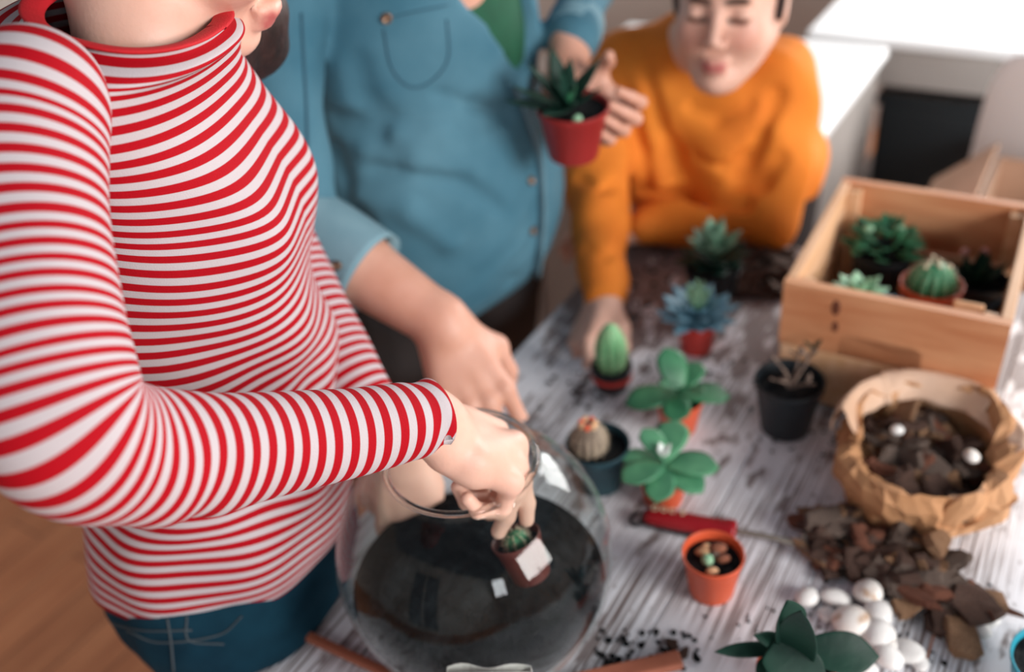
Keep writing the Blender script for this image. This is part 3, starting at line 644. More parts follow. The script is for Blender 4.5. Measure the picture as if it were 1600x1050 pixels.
# ================================================================ THE WOMAN IN THE DENIM SHIRT
den = person('person in a faded blue denim shirt over green top holding a potted plant', (0, 0, 0))
DF = nrm((math.cos(math.radians(-48)), math.sin(math.radians(-48)), 0)); DL = np.array([-DF[1], DF[0], 0]); DC = np.array([-.075, 1.235, 0])
RD = np.stack([DF, DL, [0, 0, 1]])
def dz(z, f=0, l=0): return DC+DF*f+DL*l+np.array([0, 0, z])
def denim_field(grow=0.0, h=.0052, arms=True):
    F = Field((-.42, .72, .70), (.26, 1.62, 1.52), h)
    F.ell(dz(.972, .0), (.150+grow, .182+grow, .180+grow), RD, .02); F.ell(dz(1.16, -.01), (.132+grow, .172+grow, .18+grow), RD, .05)
    F.cone(dz(.875, -.01, .05), dz(.875, -.01, -.05), .122+grow, .122+grow, .05)
    F.cone(dz(1.345, -.02, .135), dz(1.345, -.02, -.135), .062+grow, .062+grow, .05); F.cone(dz(1.28, -.02, .06), dz(1.28, -.02, -.06), .105+grow, .105+grow, .05)
    return F
d_sh = dz(1.335, -.02, -.165); d_el = P(462, 352, 1.10); d_cf = P(562, 405, 1.085)
e_sh = dz(1.335, -.02, .165); e_el = P(925, -60, 1.45); e_cf = P(893, 62, 1.27)
Fd = denim_field()
Fd.chain([d_sh, d_sh*.5+d_el*.5+np.array([-.01, 0, 0]), d_el], [.062, .050, .046], .012); Fd.chain([d_el, d_el*.5+d_cf*.5], [.046, .043], .02)
Fd.chain([e_sh, e_el], [.058, .044], .015); Fd.chain([e_el, e_cf], [.044, .034], .015)
# drapes and deep folds
def crease(F, pts, r, k=.012):
    pts = [P(*q) for q in pts]
    for a, b in zip(pts[:-1], pts[1:]): F.cone(a, b, r, r, k, True)
V, Fx = Fd.nets(); b0 = bvh_of(V, Fx)
def surf(b, px, py, out=0.0):
    p, n = hit(b, px, py)
    if p is None: print('MISS', px, py); return P(px, py, 1.2)
    return p+n*out
for pix, r, dep in (([(585, 262), (660, 268), (720, 285), (780, 325)], .009, .004), ([(530, 190), (600, 200), (650, 205)], .016, .012), ([(560, 100), (570, 150), (600, 185)], .018, .014), ([(525, 240), (560, 330), (590, 380)], .012, .003), ([(690, 150), (740, 165), (790, 180)], .007, .002), ([(800, 440), (795, 490)], .008, .002)):
    pp = [surf(b0, *q, dep) for q in pix]
    for a, c in zip(pp[:-1], pp[1:]): Fd.cone(a, c, r, r, .014, True)
for pix, r in (([(570, 240), (650, 246), (740, 262)], .007), ([(560, 310), (640, 330), (700, 380)], .008), ([(620, 210), (690, 215)], .009)):
    pp = [surf(b0, *q, -.004) for q in pix]
    for a, c in zip(pp[:-1], pp[1:]): Fd.cone(a, c, r, r, .02)
op = [surf(b0, *q, .0) for q in ((806, 4), (826, 50), (838, 90))]; up0 = op[0]+(op[0]-op[2])*1.2
Fd.chain = Fd.chain
for a, c, r1, r2 in ((up0, op[0], .066, .058), (op[0], op[1], .058, .046), (op[1], op[2], .046, .014)): Fd.cone(a, c, r1, r2, .006, True)
Fd.cone(dz(1.40, .02), dz(1.55, .03), .06, .07, .01, True)
Fd.wob(.0022, 24, 5); V, Fx = Fd.nets(); Vd = smooth_v(V, Fx, 2); bd = bvh_of(Vd, Fx)
dshirt = link('denim_shirt', fast_mesh('denim_shirt', Vd, Fx), M['denim'], den)
Fg = denim_field(-.015, .006); Fg.cone(dz(1.42, .0), dz(1.6, 0), .05, .06, .01, True); V, Fx = Fg.nets(); link('green_top', fast_mesh('green_top', smooth_v(V, Fx, 1), Fx), M['green'], den)
# cuffs: rolled, paler
def cuff(a, b, ra, rb, nme='cuff'):
    v, f, s = tube([(*a, ra, ra), (*(a*.5+b*.5), (ra+rb)/2+.001, (ra+rb)/2+.001), (*b, rb, rb)], 40, 5, lambda s, a, t: (.02*math.sin(3*a+2), 0), lip=.12); o = link(nme, mesh(nme, v, f), M['denim_pale'], dshirt); return o
cx = nrm(P(700, 512, 1.065)-d_el)
c1 = cuff(d_el+cx*.018, d_el+cx*.108, .054, .054); cuff(e_cf+nrm(e_el-e_cf)*.05, e_cf, .038, .037)
bt = bvh_of([v.co for v in c1.data.vertices], [tuple(p.vertices) for p in c1.data.polygons])
# placket, buttons, pocket flap
for nme, pix, w, th in (('placket', [(800, 135), (822, 190), (838, 250), (842, 330), (836, 410), (820, 470)], .014, .0016), ('placket_edge', [(752, 4), (775, 45), (796, 90), (806, 130)], .010, .003), ('seam', [(600, 45), (612, 105), (640, 135), (672, 128), (700, 92), (698, 30)], .0014, .001), ('pocket_flap_edge', [(600, 30), (640, 20), (700, 8)], .002, .001), ('sleeve_seam', [(470, 20), (474, 100), (478, 180), (480, 260)], .0025, .001)):
    r = strip_on(bd, pix, w, th, .0006)
    if r: link(nme, mesh(nme, r[0], r[1]), M['denim_pale'] if 'placket' in nme else M['denim_seam'], dshirt)
def disc_on(b, px, py, r, th, m, nme, par):
    p, n = hit(b, px, py)
    if p is None: return
    v, f = lathe([(0, th), (r*.55, th), (r*.6, th*1.5), (r*.9, th*1.5), (r, th), (r, 0)], 20); o = link(nme, mesh(nme, v, f), m, par)
    o.matrix_basis = Matrix.Translation(Vector(p)) @ Vector(n).to_track_quat('Z', 'Y').to_matrix().to_4x4()
for x, y in ((828, 282), (831, 360), (741, 8), (604, 28)): disc_on(bd, x, y, .0062, .003, M['button'], 'button', dshirt)
# body
DH = dz(1.60, .075); DX = nrm(DF*.8+np.array([0, 0, -.55])); Bq = frame(DX, (0, 0, 1))
def dw(x, y, z): return DH+np.array((x, y, z))@Bq
Fb = Field((-.42, .85, 0), (.26, 1.62, 1.80), .0058)
head(Fb, DH, DX, (0, 0, 1)); Fb.cone(dw(-.03, 0, -.05), dz(1.40, .0), .052, .055, .02); Fb.cone(dz(1.38), dz(1.30), .06, .08, .03); Fb.cone(dz(1.25), dz(.9), .10, .10, .03)
for q in (.09, -.09): Fb.cone(dz(.85, -.02, q), dz(.45, -.05, q), .06, .05, .03); Fb.cone(dz(.45, -.05, q), dz(.05, -.06, q), .045, .03, .02); Fb.cone(dz(.035, -.06, q), dz(.03, .08, q), .03, .026, .02)
Fb.chain([dz(1.33), d_sh, d_el], [.05, .035, .032], .02); Fb.chain([dz(1.33), e_sh, e_el, e_cf], [.05, .035, .032, .028], .02)
p1 = Fb.nets()
w1 = P(690, 505, 1.065); Fh = Field(np.minimum(d_el, w1)-.1, np.maximum(d_el, w1)+.14, .0026)
Fh.chain([d_el, d_el*.6+w1*.4, w1], [.040, .042, .030], .01)
k1 = P(736, 592, 1.06)
hand(Fh, w1, k1-w1, nrm(nrm(CC-w1)+np.array([.1, 0, .3])), 1, 1.10, dict(index=(3, 24, 26, 12), middle=(1, 26, 28, 12), ring=(-2, 28, 30, 12), pinky=(-5, 30, 32, 12)), [(.045, .042, -.024), (.072, .046, -.044), (.090, .040, -.062)], .026)
p2 = Fh.nets()
w2 = P(880, 142, 1.235); Fh = Field(w2-.17, w2+.17, .0026)
Fh.chain([e_el, e_cf, w2], [.03, .029, .025], .01)
hand(Fh, w2, nrm(CR*.90+_fw*.05+CU*(-.42)), nrm(_fw*.80+CR*.35), -1, .97, dict(index=(3, 78, 50, 25), middle=(0, 80, 50, 25), ring=(-3, 82, 50, 25), pinky=(-6, 82, 50, 25)), [(.030, .040, -.012), (.036, .056, -.030), (.034, .060, -.052)], .024)
p3 = Fh.nets()
VV, FF = join([(smooth_v(*p, 1), p[1]) for p in (p1, p2, p3)])
link('body', fast_mesh('body', VV, FF, face_masks(VV, dw, 1.0)), M['skin_warm'], den)
Fq = Field(DH-.22, DH+.2, .006); Fq.ell(dw(-.022, 0, .048), (.104, .088, .092), Bq, .02); Fq.chain([dw(-.09, 0, .0), dw(-.12, 0, -.12), dw(-.10, 0, -.20)], [.06, .05, .02], .03); Fq.ell(dw(.085, 0, -.035), (.075, .06, .085), Bq, .012, True)
V, Fx = Fq.nets(); link('hair', fast_mesh('hair', V, Fx), M['hair'], den)
Ft = Field((-.42, .85, .0), (.26, 1.62, 1.0), .006); Ft.ell(dz(.86, -.02), (.125, .158, .12), RD, .03)
for q in (.085, -.085): Ft.cone(dz(.80, -.03, q), dz(.45, -.05, q), .092, .070, .02); Ft.cone(dz(.45, -.05, q), dz(.08, -.06, q), .068, .06, .02)
Ft.wob(.002, 26, 4); V, Fx = Ft.nets(); link('trousers', fast_mesh('trousers', smooth_v(V, Fx, 1), Fx), M['black_cloth'], den)
p0_, n0_ = hit(bt, 527, 415)
if p0_ is not None:
    disc_on(bt, 527, 415, .0055, .003, M['button'], 'button', c1)

# ================================================================ THE BOY
boy = person('person in orange sweater leaning on the far end of the table, holding a small cactus', (0, 0, 0))
s1 = P(1212, 128, 1.46); s2 = P(968, 112, 1.56); l_el = T(1205, 338, .812); l_wr = T(1010, 352, .800); r_el = P(934, 300, 1.50); r_wr = P(944, 462, 1.375)
chest = (s1+s2)/2+np.array([0, .0, -.05]); hipb = np.array([.42, 1.555, .80]); 
Fo = Field((-.02, .98, .60), (.78, 1.98, 1.28), .0046)
Fo.chain([s2, (s1+s2)/2+np.array([0, .02, .012]), s1], [.060, .078, .062], .03); Fo.cone(s1*.72+s2*.28+np.array([0, 0, -.04]), s1*.28+s2*.72+np.array([0, 0, -.04]), .085, .085, .03)
for q in (-.07, .07):
    sd = nrm(s1-s2)*q; Fo.chain([chest+sd+np.array([0, 0, -.03]), chest*.4+hipb*.6+sd, hipb+sd], [.090, .088, .095], .03); Fo.cone(chest+sd+np.array([0, -.01, -.04]), P(1090, 280, 1.57)+sd*.8, .085, .070, .03)
Fo.chain([s1, s1*.5+l_el*.5+np.array([.012, 0, 0]), l_el], [.062, .052, .046], .02); Fo.chain([l_el, l_el*.5+l_wr*.5, l_wr], [.045, .041, .033], .015)
Fo.chain([s2, s2*.45+r_el*.55+np.array([-.012, 0, 0]), r_el, r_wr], [.060, .051, .047, .034], .015)
V, Fx = Fo.nets(); b0 = bvh_of(V, Fx)
for pix, r in (([(1002, 300), (1060, 310), (1120, 316), (1165, 322)], .013), ([(1005, 110), (1030, 190), (1060, 250)], .010), ([(975, 150), (1000, 235), (1010, 300)], .010), ([(1215, 150), (1190, 210), (1165, 255)], .010), ([(1150, 275), (1190, 285), (1220, 250)], .010), ([(1090, 245), (1130, 260), (1160, 245)], .008), ([(905, 280), (940, 300), (965, 285)], .007), ([(915, 390), (945, 402), (965, 392)], .005), ([(1080, 170), (1120, 185), (1170, 165)], .006)):
    pp = [hit(b0, *q) for q in pix]; pp = [p+n*.003 for p, n in pp if p is not None]
    for a, c in zip(pp[:-1], pp[1:]): Fo.cone(a, c, r, r, .014, True)
Fo.wob(.0028, 30, 8); V, Fx = Fo.nets(); Vo = smooth_v(V, Fx, 2); sw = link('sweater', fast_mesh('sweater', Vo, Fx), M['orange'], boy)
BH = P(1140, 0, 1.30); dcm = nrm(CC-BH); BX = nrm(dcm-CR*.22+CU*(-.30)+np.array([0, 0, 0])); BZ = nrm(CU+CR*.17)
Bb = frame(BX, BZ); SB = .94
def bw(x, y, z): return BH+(np.array((x, y, z))*SB)@Bb
nk = (s1+s2)/2+np.array([0, -.005, .045])
v, f, s = tube([(*(nk+nrm(s1-s2)*.056*math.cos(a)+nrm(np.array([0, -.8, -.25]))*.056*math.sin(a)), .009, .009) for a in np.linspace(0, 2*math.pi, 17)], 12, 3); link('collar', mesh('collar', v, f), M['orange'], sw)
Fb = Field((0, 1.0, .62), (.78, 1.98, 1.40), .0042); head(Fb, BH, BX, BZ, SB)
Fb.cone(bw(-.03, 0, -.05), nk, .044, .048, .02); Fb.cone(nk, chest, .048, .06, .03); Fb.cone(chest, hipb, .06, .07, .03); Fb.chain([chest, s1, l_el], [.04, .03, .028], .02); Fb.chain([chest, s2, r_el, r_wr], [.04, .03, .028, .02], .02); Fb.chain([l_el, l_wr], [.027, .02], .01)
p1 = Fb.nets()
Fh = Field(r_wr-.16, r_wr+.14, .0026); Fh.chain([r_el*.2+r_wr*.8, r_wr], [.022, .0215], .01)
hk = P(896, 552, 1.335)
hand(Fh, r_wr, hk-r_wr, nrm(-CR*.85-_fw*.45+CU*.1), 1, .98, dict(index=(5, 26, 44, 20), middle=(0, 24, 40, 20), ring=(-3, 22, 36, 18), pinky=(-7, 22, 34, 18)), [(.045, .038, -.030), (.068, .036, -.052), (.082, .026, -.068)], .022)
p2 = Fh.nets()
Fh = Field(l_wr-.14, l_wr+.1, .0032); hand(Fh, l_wr, nrm(l_wr-l_el), (0, 0, 1), -1, .86, dict(index=(3, 15, 25, 15), middle=(0, 18, 28, 15), ring=(-3, 20, 30, 15), pinky=(-7, 22, 30, 15)), None, .021); p3 = Fh.nets()
VV, FF = join([(smooth_v(*p, 1), p[1]) for p in (p1, p2, p3)])
link('body', fast_mesh('body', VV, FF, face_masks(VV, bw, SB)), M['skin'], boy)
Fq = Field(BH-.16, BH+.17, .0045); Fq.ell(bw(-.020, 0, .052), np.array((.104, .084, .088))*SB, Bb, .02); Fq.ell(bw(-.05, 0, -.0), np.array((.062, .078, .07))*SB, Bb, .02)
for y in (1, -1): Fq.cone(bw(.012, .072*y, .02), bw(.010, .073*y, -.018), .010, .006, .008)
Fq.ell(bw(.085, 0, -.03), np.array((.065, .062, .088))*SB, Bb, .01, True)
V, Fx = Fq.nets(); link('hair', fast_mesh('hair', V, Fx), M['hair'], boy)
Ft = Field((.05, 1.3, 0), (.85, 2.1, .95), .007); lx = nrm(s1-s2); Ft.ell(hipb, (.13, .12, .12), None, .03)
for q in (.075, -.075): Ft.cone(hipb+lx*q, hipb+lx*q+np.array([.02, .04, -.38]), .085, .062, .02); Ft.cone(hipb+lx*q+np.array([.02, .04, -.38]), hipb+lx*q+np.array([.02, .06, -.79]), .06, .05, .02)
V, Fx = Ft.nets(); link('trousers', fast_mesh('trousers', V, Fx), M['black_cloth'], boy)

# ================================================================ GLASS BOWL
BC = P(742, 862, .88); BR = BC[2]-TZ-.0008; BB = np.array([BC[0], BC[1], TZ+.0006])
bowl = thing('glass_bowl', 'large round clear glass bowl half filled with black soil', 'bowl', BB)
RIMR = .0640; zc = BR; zr = zc+math.sqrt(BR*BR-RIMR*RIMR)
prof = []; a0 = math.asin(.038/BR); a1 = math.pi-math.asin(RIMR/BR)
for i in range(41):
    a = a0+(a1-a0)*i/40; prof.append((BR*math.sin(a), zc-BR*math.cos(a)-(0 if i else 0)))
dz0 = prof[0][1]; prof = [(r, z-dz0*(1-min(1, z/(zc*1.0)))*1.0 if z < zc else z) for r, z in prof]
outer = [(0, 0)]+prof+[(RIMR+.0012, zr+.004)]; inner = [(max(r-.0022, 0), z+(.0022 if z < zc*.3 else 0)) for r, z in outer[::-1]]; inner[-1] = (0, .004)
v, f = lathe(outer+inner, 96); link('bowl_wall', mesh('bowl_wall', v, f), M['glass'], bowl)
RZ = zr+.0055
v, f, s = tube([(RIMR*math.cos(a), RIMR*math.sin(a), RZ, .0030, .0030) for a in np.linspace(0, 2*math.pi, 49)], 14, 3); link('rim', mesh('rim', v, f), M['glass_rim'], bowl)
# soil: solid body of the bowl's inside, crumbly on top
sl = zc-.034; n = 96; V = []; F = []; RI = BR-.0034
pr = [(.001, .0055)]
for i in range(1, 22):
    z = .0055+(sl-.0055)*i/21; pr.append((math.sqrt(max(RI*RI-(z-zc)**2, 1e-6)) if z > .012 else .040+z*.9, z))
for i in range(24): t_ = 1-(i+1)/24; pr.append((pr[21][0]*t_+.0008, None))
def sh(x, y):
    q = 0
    for k, (fx, fy, p) in enumerate(((41, 23, .3), (77, -61, 1.9), (-130, 111, 4.1), (190, 240, 2.2), (350, -290, .7))): q += math.sin(fx*x+fy*y+p)/(1+k)
    return q
for j, (r, z) in enumerate(pr):
    for i in range(n):
        a = 2*math.pi*i/n; x, y = r*math.cos(a), r*math.sin(a); rr = r/pr[21][0]
        if z is None: zz = sl+.026*(1-rr*rr)+.0042*sh(x, y)*(1-rr**6)+.010*y/.1*(1-rr**4)
        else: zz = z
        V.append((x, y, zz))
F = [(j*n+i, j*n+(i+1) % n, (j+1)*n+(i+1) % n, (j+1)*n+i) for j in range(len(pr)-1) for i in range(n)]
M['bowl_soil'] = noise_mat('black_soil', (0.002, 0.003, 0.004), (0.010, 0.012, 0.014), 70, 0.9, bump=1.0, bscale=160, bdist=.005, Specular_IOR_Level=0.08)
link('soil', mesh('soil', V, F), M['bowl_soil'], bowl)

# ================================================================ SHAPES FOR PLANTS
def leaf_mesh(nm, L, Wd, th, curve=.25, cup=.25, wide=.45, tip=1.0, n=9, base=.35):
    V = []; F = []; m = 8
    for i in range(n+1):
        t = i/n; w = Wd*.5*(base+(1-base)*math.sin(math.pi*min(1, t/wide)/2) if t < wide else max(0.02, math.cos(math.pi/2*((t-wide)/(1-wide))**(1.15*tip))))
        if t < wide: w = Wd*.5*(base+(1-base)*math.sin(math.pi/2*t/wide))
        h = th*.5*(.35+.65*math.sin(math.pi*min(.98, .15+t*.85))); x = L*t; z0 = curve*L*t*t
        for j in range(m):
            a = 2*math.pi*j/m; yy = math.cos(a)*w; V.append((x, yy, z0+math.sin(a)*h+cup*abs(yy)*(abs(yy)/(Wd*.5))))
    for i in range(n):
        for j in range(m): F.append((i*m+j, i*m+(j+1) % m, (i+1)*m+(j+1) % m, (i+1)*m+j))
    F.append(tuple(range(m))[::-1]); F.append(tuple(n*m+j for j in range(m)))
    return mesh(nm, V, F)
def orient(p, d, up=(0, 0, 1), s=1.0):
    B = frame(d, up); return Matrix.Translation(Vector(p)) @ Matrix(B.T.tolist()).to_4x4() @ Matrix.Scale(s, 4)
def add_leaf(par, me, p, az, el, s=1.0, roll=0.0, nme='leaf', m=None):
    d = np.array([math.cos(el)*math.cos(az), math.cos(el)*math.sin(az), math.sin(el)]); up = np.array([-math.sin(el)*math.cos(az), -math.sin(el)*math.sin(az), math.cos(el)+1e-4])
    o = bpy.data.objects.new(nme, me); COL.objects.link(o); o.parent = par; o.matrix_basis = orient(p, d, up, s) @ Matrix.Rotation(roll, 4, 'X')
    if m and not me.materials: me.materials.append(m)
    if not me.polygons[0].use_smooth: me.polygons.foreach_set('use_smooth', [True]*len(me.polygons))
    return o
def pot_parts(t, rt, rb, h, m, soil=.86, nme='pot'):
    lipz = h*.86; e = rt*.07
    prof = [(0, 0), (rb*.96, 0), (rb, h*.02), (rb+(rt-rb)*.84, lipz), (rt*1.0, lipz+.0004), (rt*1.03, h), (rt*.975, h), (rt*.93, lipz), (rb*.9, h*.06), (0, h*.06)]
    v, f = lathe(prof, 40); o = link(nme, mesh(nme, v, f), m, t); md = o.modifiers.new('b', 'BEVEL'); md.width = .0007; md.segments = 2; md.limit_method = 'ANGLE'; md.angle_limit = .5
    rs = rb+(rt*.95-rb)*soil; V = []; n = 24; J = 7
    for j in range(J+1):
        for i in range(n):
            a = 2*math.pi*i/n; r = rs*.985*(1-j/J)+.0003; x, y = r*math.cos(a), r*math.sin(a); V.append((x, y, h*soil+.0016*sh(x*2.2, y*2.2)*(1 if j else 0)))
    F = [(j*n+i, j*n+(i+1) % n, (j+1)*n+(i+1) % n, (j+1)*n+i) for j in range(J) for i in range(n)]; F.append(tuple(J*n+i for i in range(n)))
    link('soil', mesh('soil', V, F), M['soil'], t); return h*soil
def potted(name, label, cat, base, rt, rb, h, m, group=None, rot=(0, 0, 0), soil=.86):
    t = thing(name, label, cat, base, rot, group); return t, pot_parts(t, rt, rb, h, m, soil)
def on_table(x, y, dz_=0.0): p = T(x, y, TZ); return np.array([p[0], p[1], TZ+.0006+dz_])
def ball(nm, r, m, par, p, sc=(1, 1, 1), seg=14):
    bm = bmesh.new(); bmesh.ops.create_icosphere(bm, subdivisions=2, radius=r)
    for v in bm.verts: v.co = Vector((v.co.x*sc[0], v.co.y*sc[1], v.co.z*sc[2]))*(1+.05*math.sin(v.co.x*900+v.co.y*700))
    o = link(nm, bm_mesh(nm, bm), m, par); o.location = Vector(p); return o
def cactus_body(par, m, p, r, h, ribs=12, deep=.16, spines=True, top=.0, n=18, tilt=(0, 0)):
    V = []; k = ribs*6
    for i in range(n+1):
        t = i/n; a = math.pi*t*.5 if top == 0 else 0
        z = h*math.sin(math.pi/2*t)*1.0 if top == 0 else h*t
        rr = r*(math.sin(math.pi*(.22+.78*t))**.55 if t < .999 else .02)
        z = h*t
        for j in range(k):
            q = 2*math.pi*j/k; g = 1-deep*(.5-.5*math.cos(ribs*q))*min(1, 3*(1-t)+.1); V.append((rr*g*math.cos(q), rr*g*math.sin(q), z-(.08*h*(1-t) if 0 else 0)))
    F = [(i*k+j, i*k+(j+1) % k, (i+1)*k+(j+1) % k, (i+1)*k+j) for i in range(n) for j in range(k)]; F.append(tuple(n*k+j for j in range(k)))
    o = link('cactus_stem', mesh('cactus_stem', V, F), m, par); o.location = Vector(p); o.rotation_euler = (*tilt, 0)
    if spines:
        sv = []; sf = []
        for j in range(ribs):
            q = 2*math.pi*j/ribs
            for i in range(2, n, 2):
                t = i/n; rr = r*math.sin(math.pi*(.22+.78*t))**.55; c = np.array([rr*math.cos(q), rr*math.sin(q), h*t])
                for e in range(5):
                    d = nrm(np.array([math.cos(q), math.sin(q), .25+t])+rng.normal(0, .5, 3)); s1_ = nrm(np.cross(d, (0.3, .2, 1)))*.00035; b = len(sv); L = .0045*(.7+.6*rng.random())
                    sv += [c-s1_, c+s1_, c+d*L, c+np.cross(d, s1_)]; sf += [(b, b+1, b+2), (b+1, b+3, b+2), (b+3, b, b+2)]
        s_ = link('spines', mesh('spines', sv, sf), M['spine'], o); s_['kind'] = 'stuff'
    return o
def rosette(t, z, me, m, rings_, s=1.0, jit=.08, off=(0, 0)):
    for (nn, el, sc, ph) in rings_:
        for i in range(nn):
            add_leaf(t, me, (off[0], off[1], z), 2*math.pi*i/nn+ph+rng.normal(0, jit), el+rng.normal(0, jit*.7), s*sc*(1+rng.normal(0, .06)), m=m)

# ================================================================ POTS ON THE TABLE
G_TERRA = 'small terracotta-coloured pots standing on the table'
# tiny cactus in the nearest terracotta pot
t, z = potted('potted_cactus', 'small orange terracotta pot with a tiny green cactus beside the red trowel handle', 'potted plant', on_table(1111, 921), .0300, .0225, .054, M['terra'], G_TERRA, soil=.80)
ball('cactus_stem', .0062, M['leaf_pale'], t, (-.006, -.003, z+.005)); ball('pebble', .0055, M['crate_pale'], t, (-.004, -.016, z+.003), (1.2, .8, .7))
for x, y, r, m in ((-.008, .010, .006, BK[3]), (.008, .012, .0075, BK[2]), (.010, -.002, .006, BK[2]), (-.003, .016, .004, M['crate_pale']), (.003, .004, .004, BK[1])): ball('bark_piece', r, m, t, (x, y, z+.003), (1.3, .8, .8))
big = leaf_mesh('leaf', .052, .036, .0042, -.12, .14, .55, 1.7, 12)
def jade(name, label, base, rt, rb, h, leaves, m, lm, heart=False, lift=.012):
    t, z = potted(name, label, 'potted plant', base, rt, rb, h, m, G_TERRA); me = big.copy(); me.materials.clear()
    v, f, s = tube([(0, 0, z-.004, .0035, .0035), (0, 0, z+lift+.006, .003, .003)], 10, 3, caps=True, ref=(1, 0, 0)); link('stem', mesh('stem', v, f), lm, t)
    for az, el, sc, hh in leaves: add_leaf(t, me, (.002*math.cos(az), .002*math.sin(az), z+lift+hh), math.radians(az), math.radians(el), sc, m=lm)
    if heart:
        sm = leaf_mesh('heart_leaf', .016, .009, .003, .3, .3)
        for i in range(4): add_leaf(t, sm, (0, 0, z+lift+.012), i*1.57+.4, .75, 1, nme='heart_leaf', m=M['white_heart'])
    return t
jade('potted_succulent', 'small red pot of broad pale green leaves with a white heart, behind the trowel handle', on_table(1036, 780), .0290, .0215, .048,
     [(-12, 4, 1.12, .0), (60, 22, 1.08, .006), (205, 10, 1.02, .0), (250, -2, .95, -.002), (-50, 0, 1.0, -.004), (120, 30, .80, .008), (165, 12, .9, -.002)], M['terra'], M['leaf'], True)
jade('potted_succulent', 'small red pot of broad green leaves standing second in the row, one leaf upright', on_table(1060, 668), .0290, .0215, .048,
     [(105, 50, 1.05, .006), (-8, 4, 1.15, .0), (185, 2, 1.25, .0), (255, 4, .95, .0), (300, 24, .8, .008), (50, 22, .9, .006), (215, 35, .7, .01)], M['terra'], M['leaf_mid'])
# blue rosette, third in the row
t, z = potted('potted_succulent', 'blue-grey rosette succulent with pale green heart in a small red pot', 'potted plant', on_table(1088, 545), .0285, .021, .048, M['terra_red'], G_TERRA)
rl = leaf_mesh('leaf', .053, .020, .0040, .20, .3, .6, .8); rosette(t, z+.010, rl, M['leaf_blue'], [(11, .02, 1.12, 0), (10, .30, 1.02, .3), (8, .62, .85, .1)])
rh = leaf_mesh('heart_leaf', .044, .013, .0035, .15, .3, .6, .8); rosette(t, z+.018, rh, M['leaf_pale'], [(6, .95, .95, 0), (5, 1.25, 1.05, .4)])
t, z = potted('potted_succulent', 'grey-green pointed rosette in a wide black pot at the far end of the row', 'potted plant', on_table(1112, 462), .041, .032, .052, M['black_pot'])
rp = leaf_mesh('leaf', .052, .026, .005, .15, .3, .55, .8); rosette(t, z+.010, rp, M['leaf_dark'], [(8, .12, 1.05, 0), (7, .4, 1.0, .3)])
rq = leaf_mesh('heart_leaf', .056, .028, .0045, .1, .35, .55, .8); rosette(t, z+.02, rq, M['leaf_sage'], [(6, .75, .95, .2), (4, 1.25, 1.1, .5)])
# black pot with a dry plant
t, z = potted('potted_plant', 'black plastic pot with a dry brown stem plant in front of the wooden crate', 'potted plant', on_table(1226, 668), .0400, .029, .074, M['black_pot'], soil=.82)
for i, (a, el, L) in enumerate(((0.5, .9, .055), (.2, 1.1, .045), (.9, 1.0, .040), (2.2, 1.0, .032), (3.6, .8, .030), (5.2, .7, .034))):
    d = np.array([math.cos(a)*math.cos(el), math.sin(a)*math.cos(el), math.sin(el)]); b = np.array([0, 0, z]); v, f, s = tube([(*b, .0022, .0022), (*(b+d*L*.5+np.array([.003, 0, .002])), .0019, .0019), (*(b+d*L), .0012, .0012)], 8, 3, caps=True, ref=(1, 0, 0)); link('stem', mesh('stem', v, f), BK[1], t)
    tipm = leaf_mesh('leaf', .018, .008, .002, .2, .3)
    for k in range(3 if i < 2 else 2): add_leaf(t, tipm, b+d*L, a+k*2.1, .4, .8, m=M['leaf_dark'] if i < 1 else BK[1])
# grey cactus in a dark teal pot
t, z = potted('potted_cactus', 'round grey-brown cactus in a dark teal pot behind the glass bowl', 'potted plant', on_table(936, 752), .0360, .0275, .060, M['teal_pot'], soil=.85)
co = cactus_body(t, M['cactus_grey'], (-.010, .0, z-.002), .021, .040, 14, .10); 
for i in range(7): a = i*.9; ball('flower_bud', .0035, M['terra'] if i % 2 else M['crate_pale'], t, (-.010+.008*math.cos(a), .002+.008*math.sin(a), z+.036), (1, 1, 1.4))
# cactus under the boy's hand
t, z = potted('potted_cactus', 'tall pale green ribbed cactus in a tiny dark pot held by the boy', 'potted plant', on_table(956, 604), .0265, .0205, .036, M['black_pot'], soil=.85)
cactus_body(t, M['cactus_pale'], (0, .002, z-.002), .0215, .070, 11, .16)
v, f = lathe([(.0270, .018), (.0275, .022), (.0272, .026)], 32); link('pot_band', mesh('pot_band', v, f), M['terra_red'], t)
# pot held by the woman in denim
hp = P(895, 166, 1.155); ax = nrm(np.array([.02, -.10, 1.0])); hb = hp-ax*.066
t, z = potted('potted_succulent', 'dark spiky succulent in a red pot held up in the hand of the denim-shirted person', 'potted plant', hb, .0430, .031, .068, M['held_pot'], soil=.9)
t.rotation_euler = Vector(ax).to_track_quat('Z', 'Y').to_euler()
dl = leaf_mesh('leaf', .074, .025, .005, .10, .35, .35, 1.0, base=.8); me_ = dl
for a, el, sc in ((20, 38, .95), (60, 60, .8), (100, 55, 1.0), (150, 45, .95), (185, 28, 1.05), (200, 60, .8), (230, 15, 1.0), (265, 30, .75), (330, 30, .7), (170, 8, 1.0), (130, 75, .7)): add_leaf(t, dl, (-.008, 0, z+.003), math.radians(a), math.radians(el), sc, m=M['leaf_dark'])
dm = leaf_mesh('heart_leaf', .028, .009, .003, .1, .3)
for i in range(4): add_leaf(t, dm, (-.008, 0, z+.006), i*1.6, 1.0, 1, nme='heart_leaf', m=M['leaf_mid'])
ball('offset', .0065, M['leaf_pale'], t, (-.004, -.030, z+.003), (1, .8, 1))
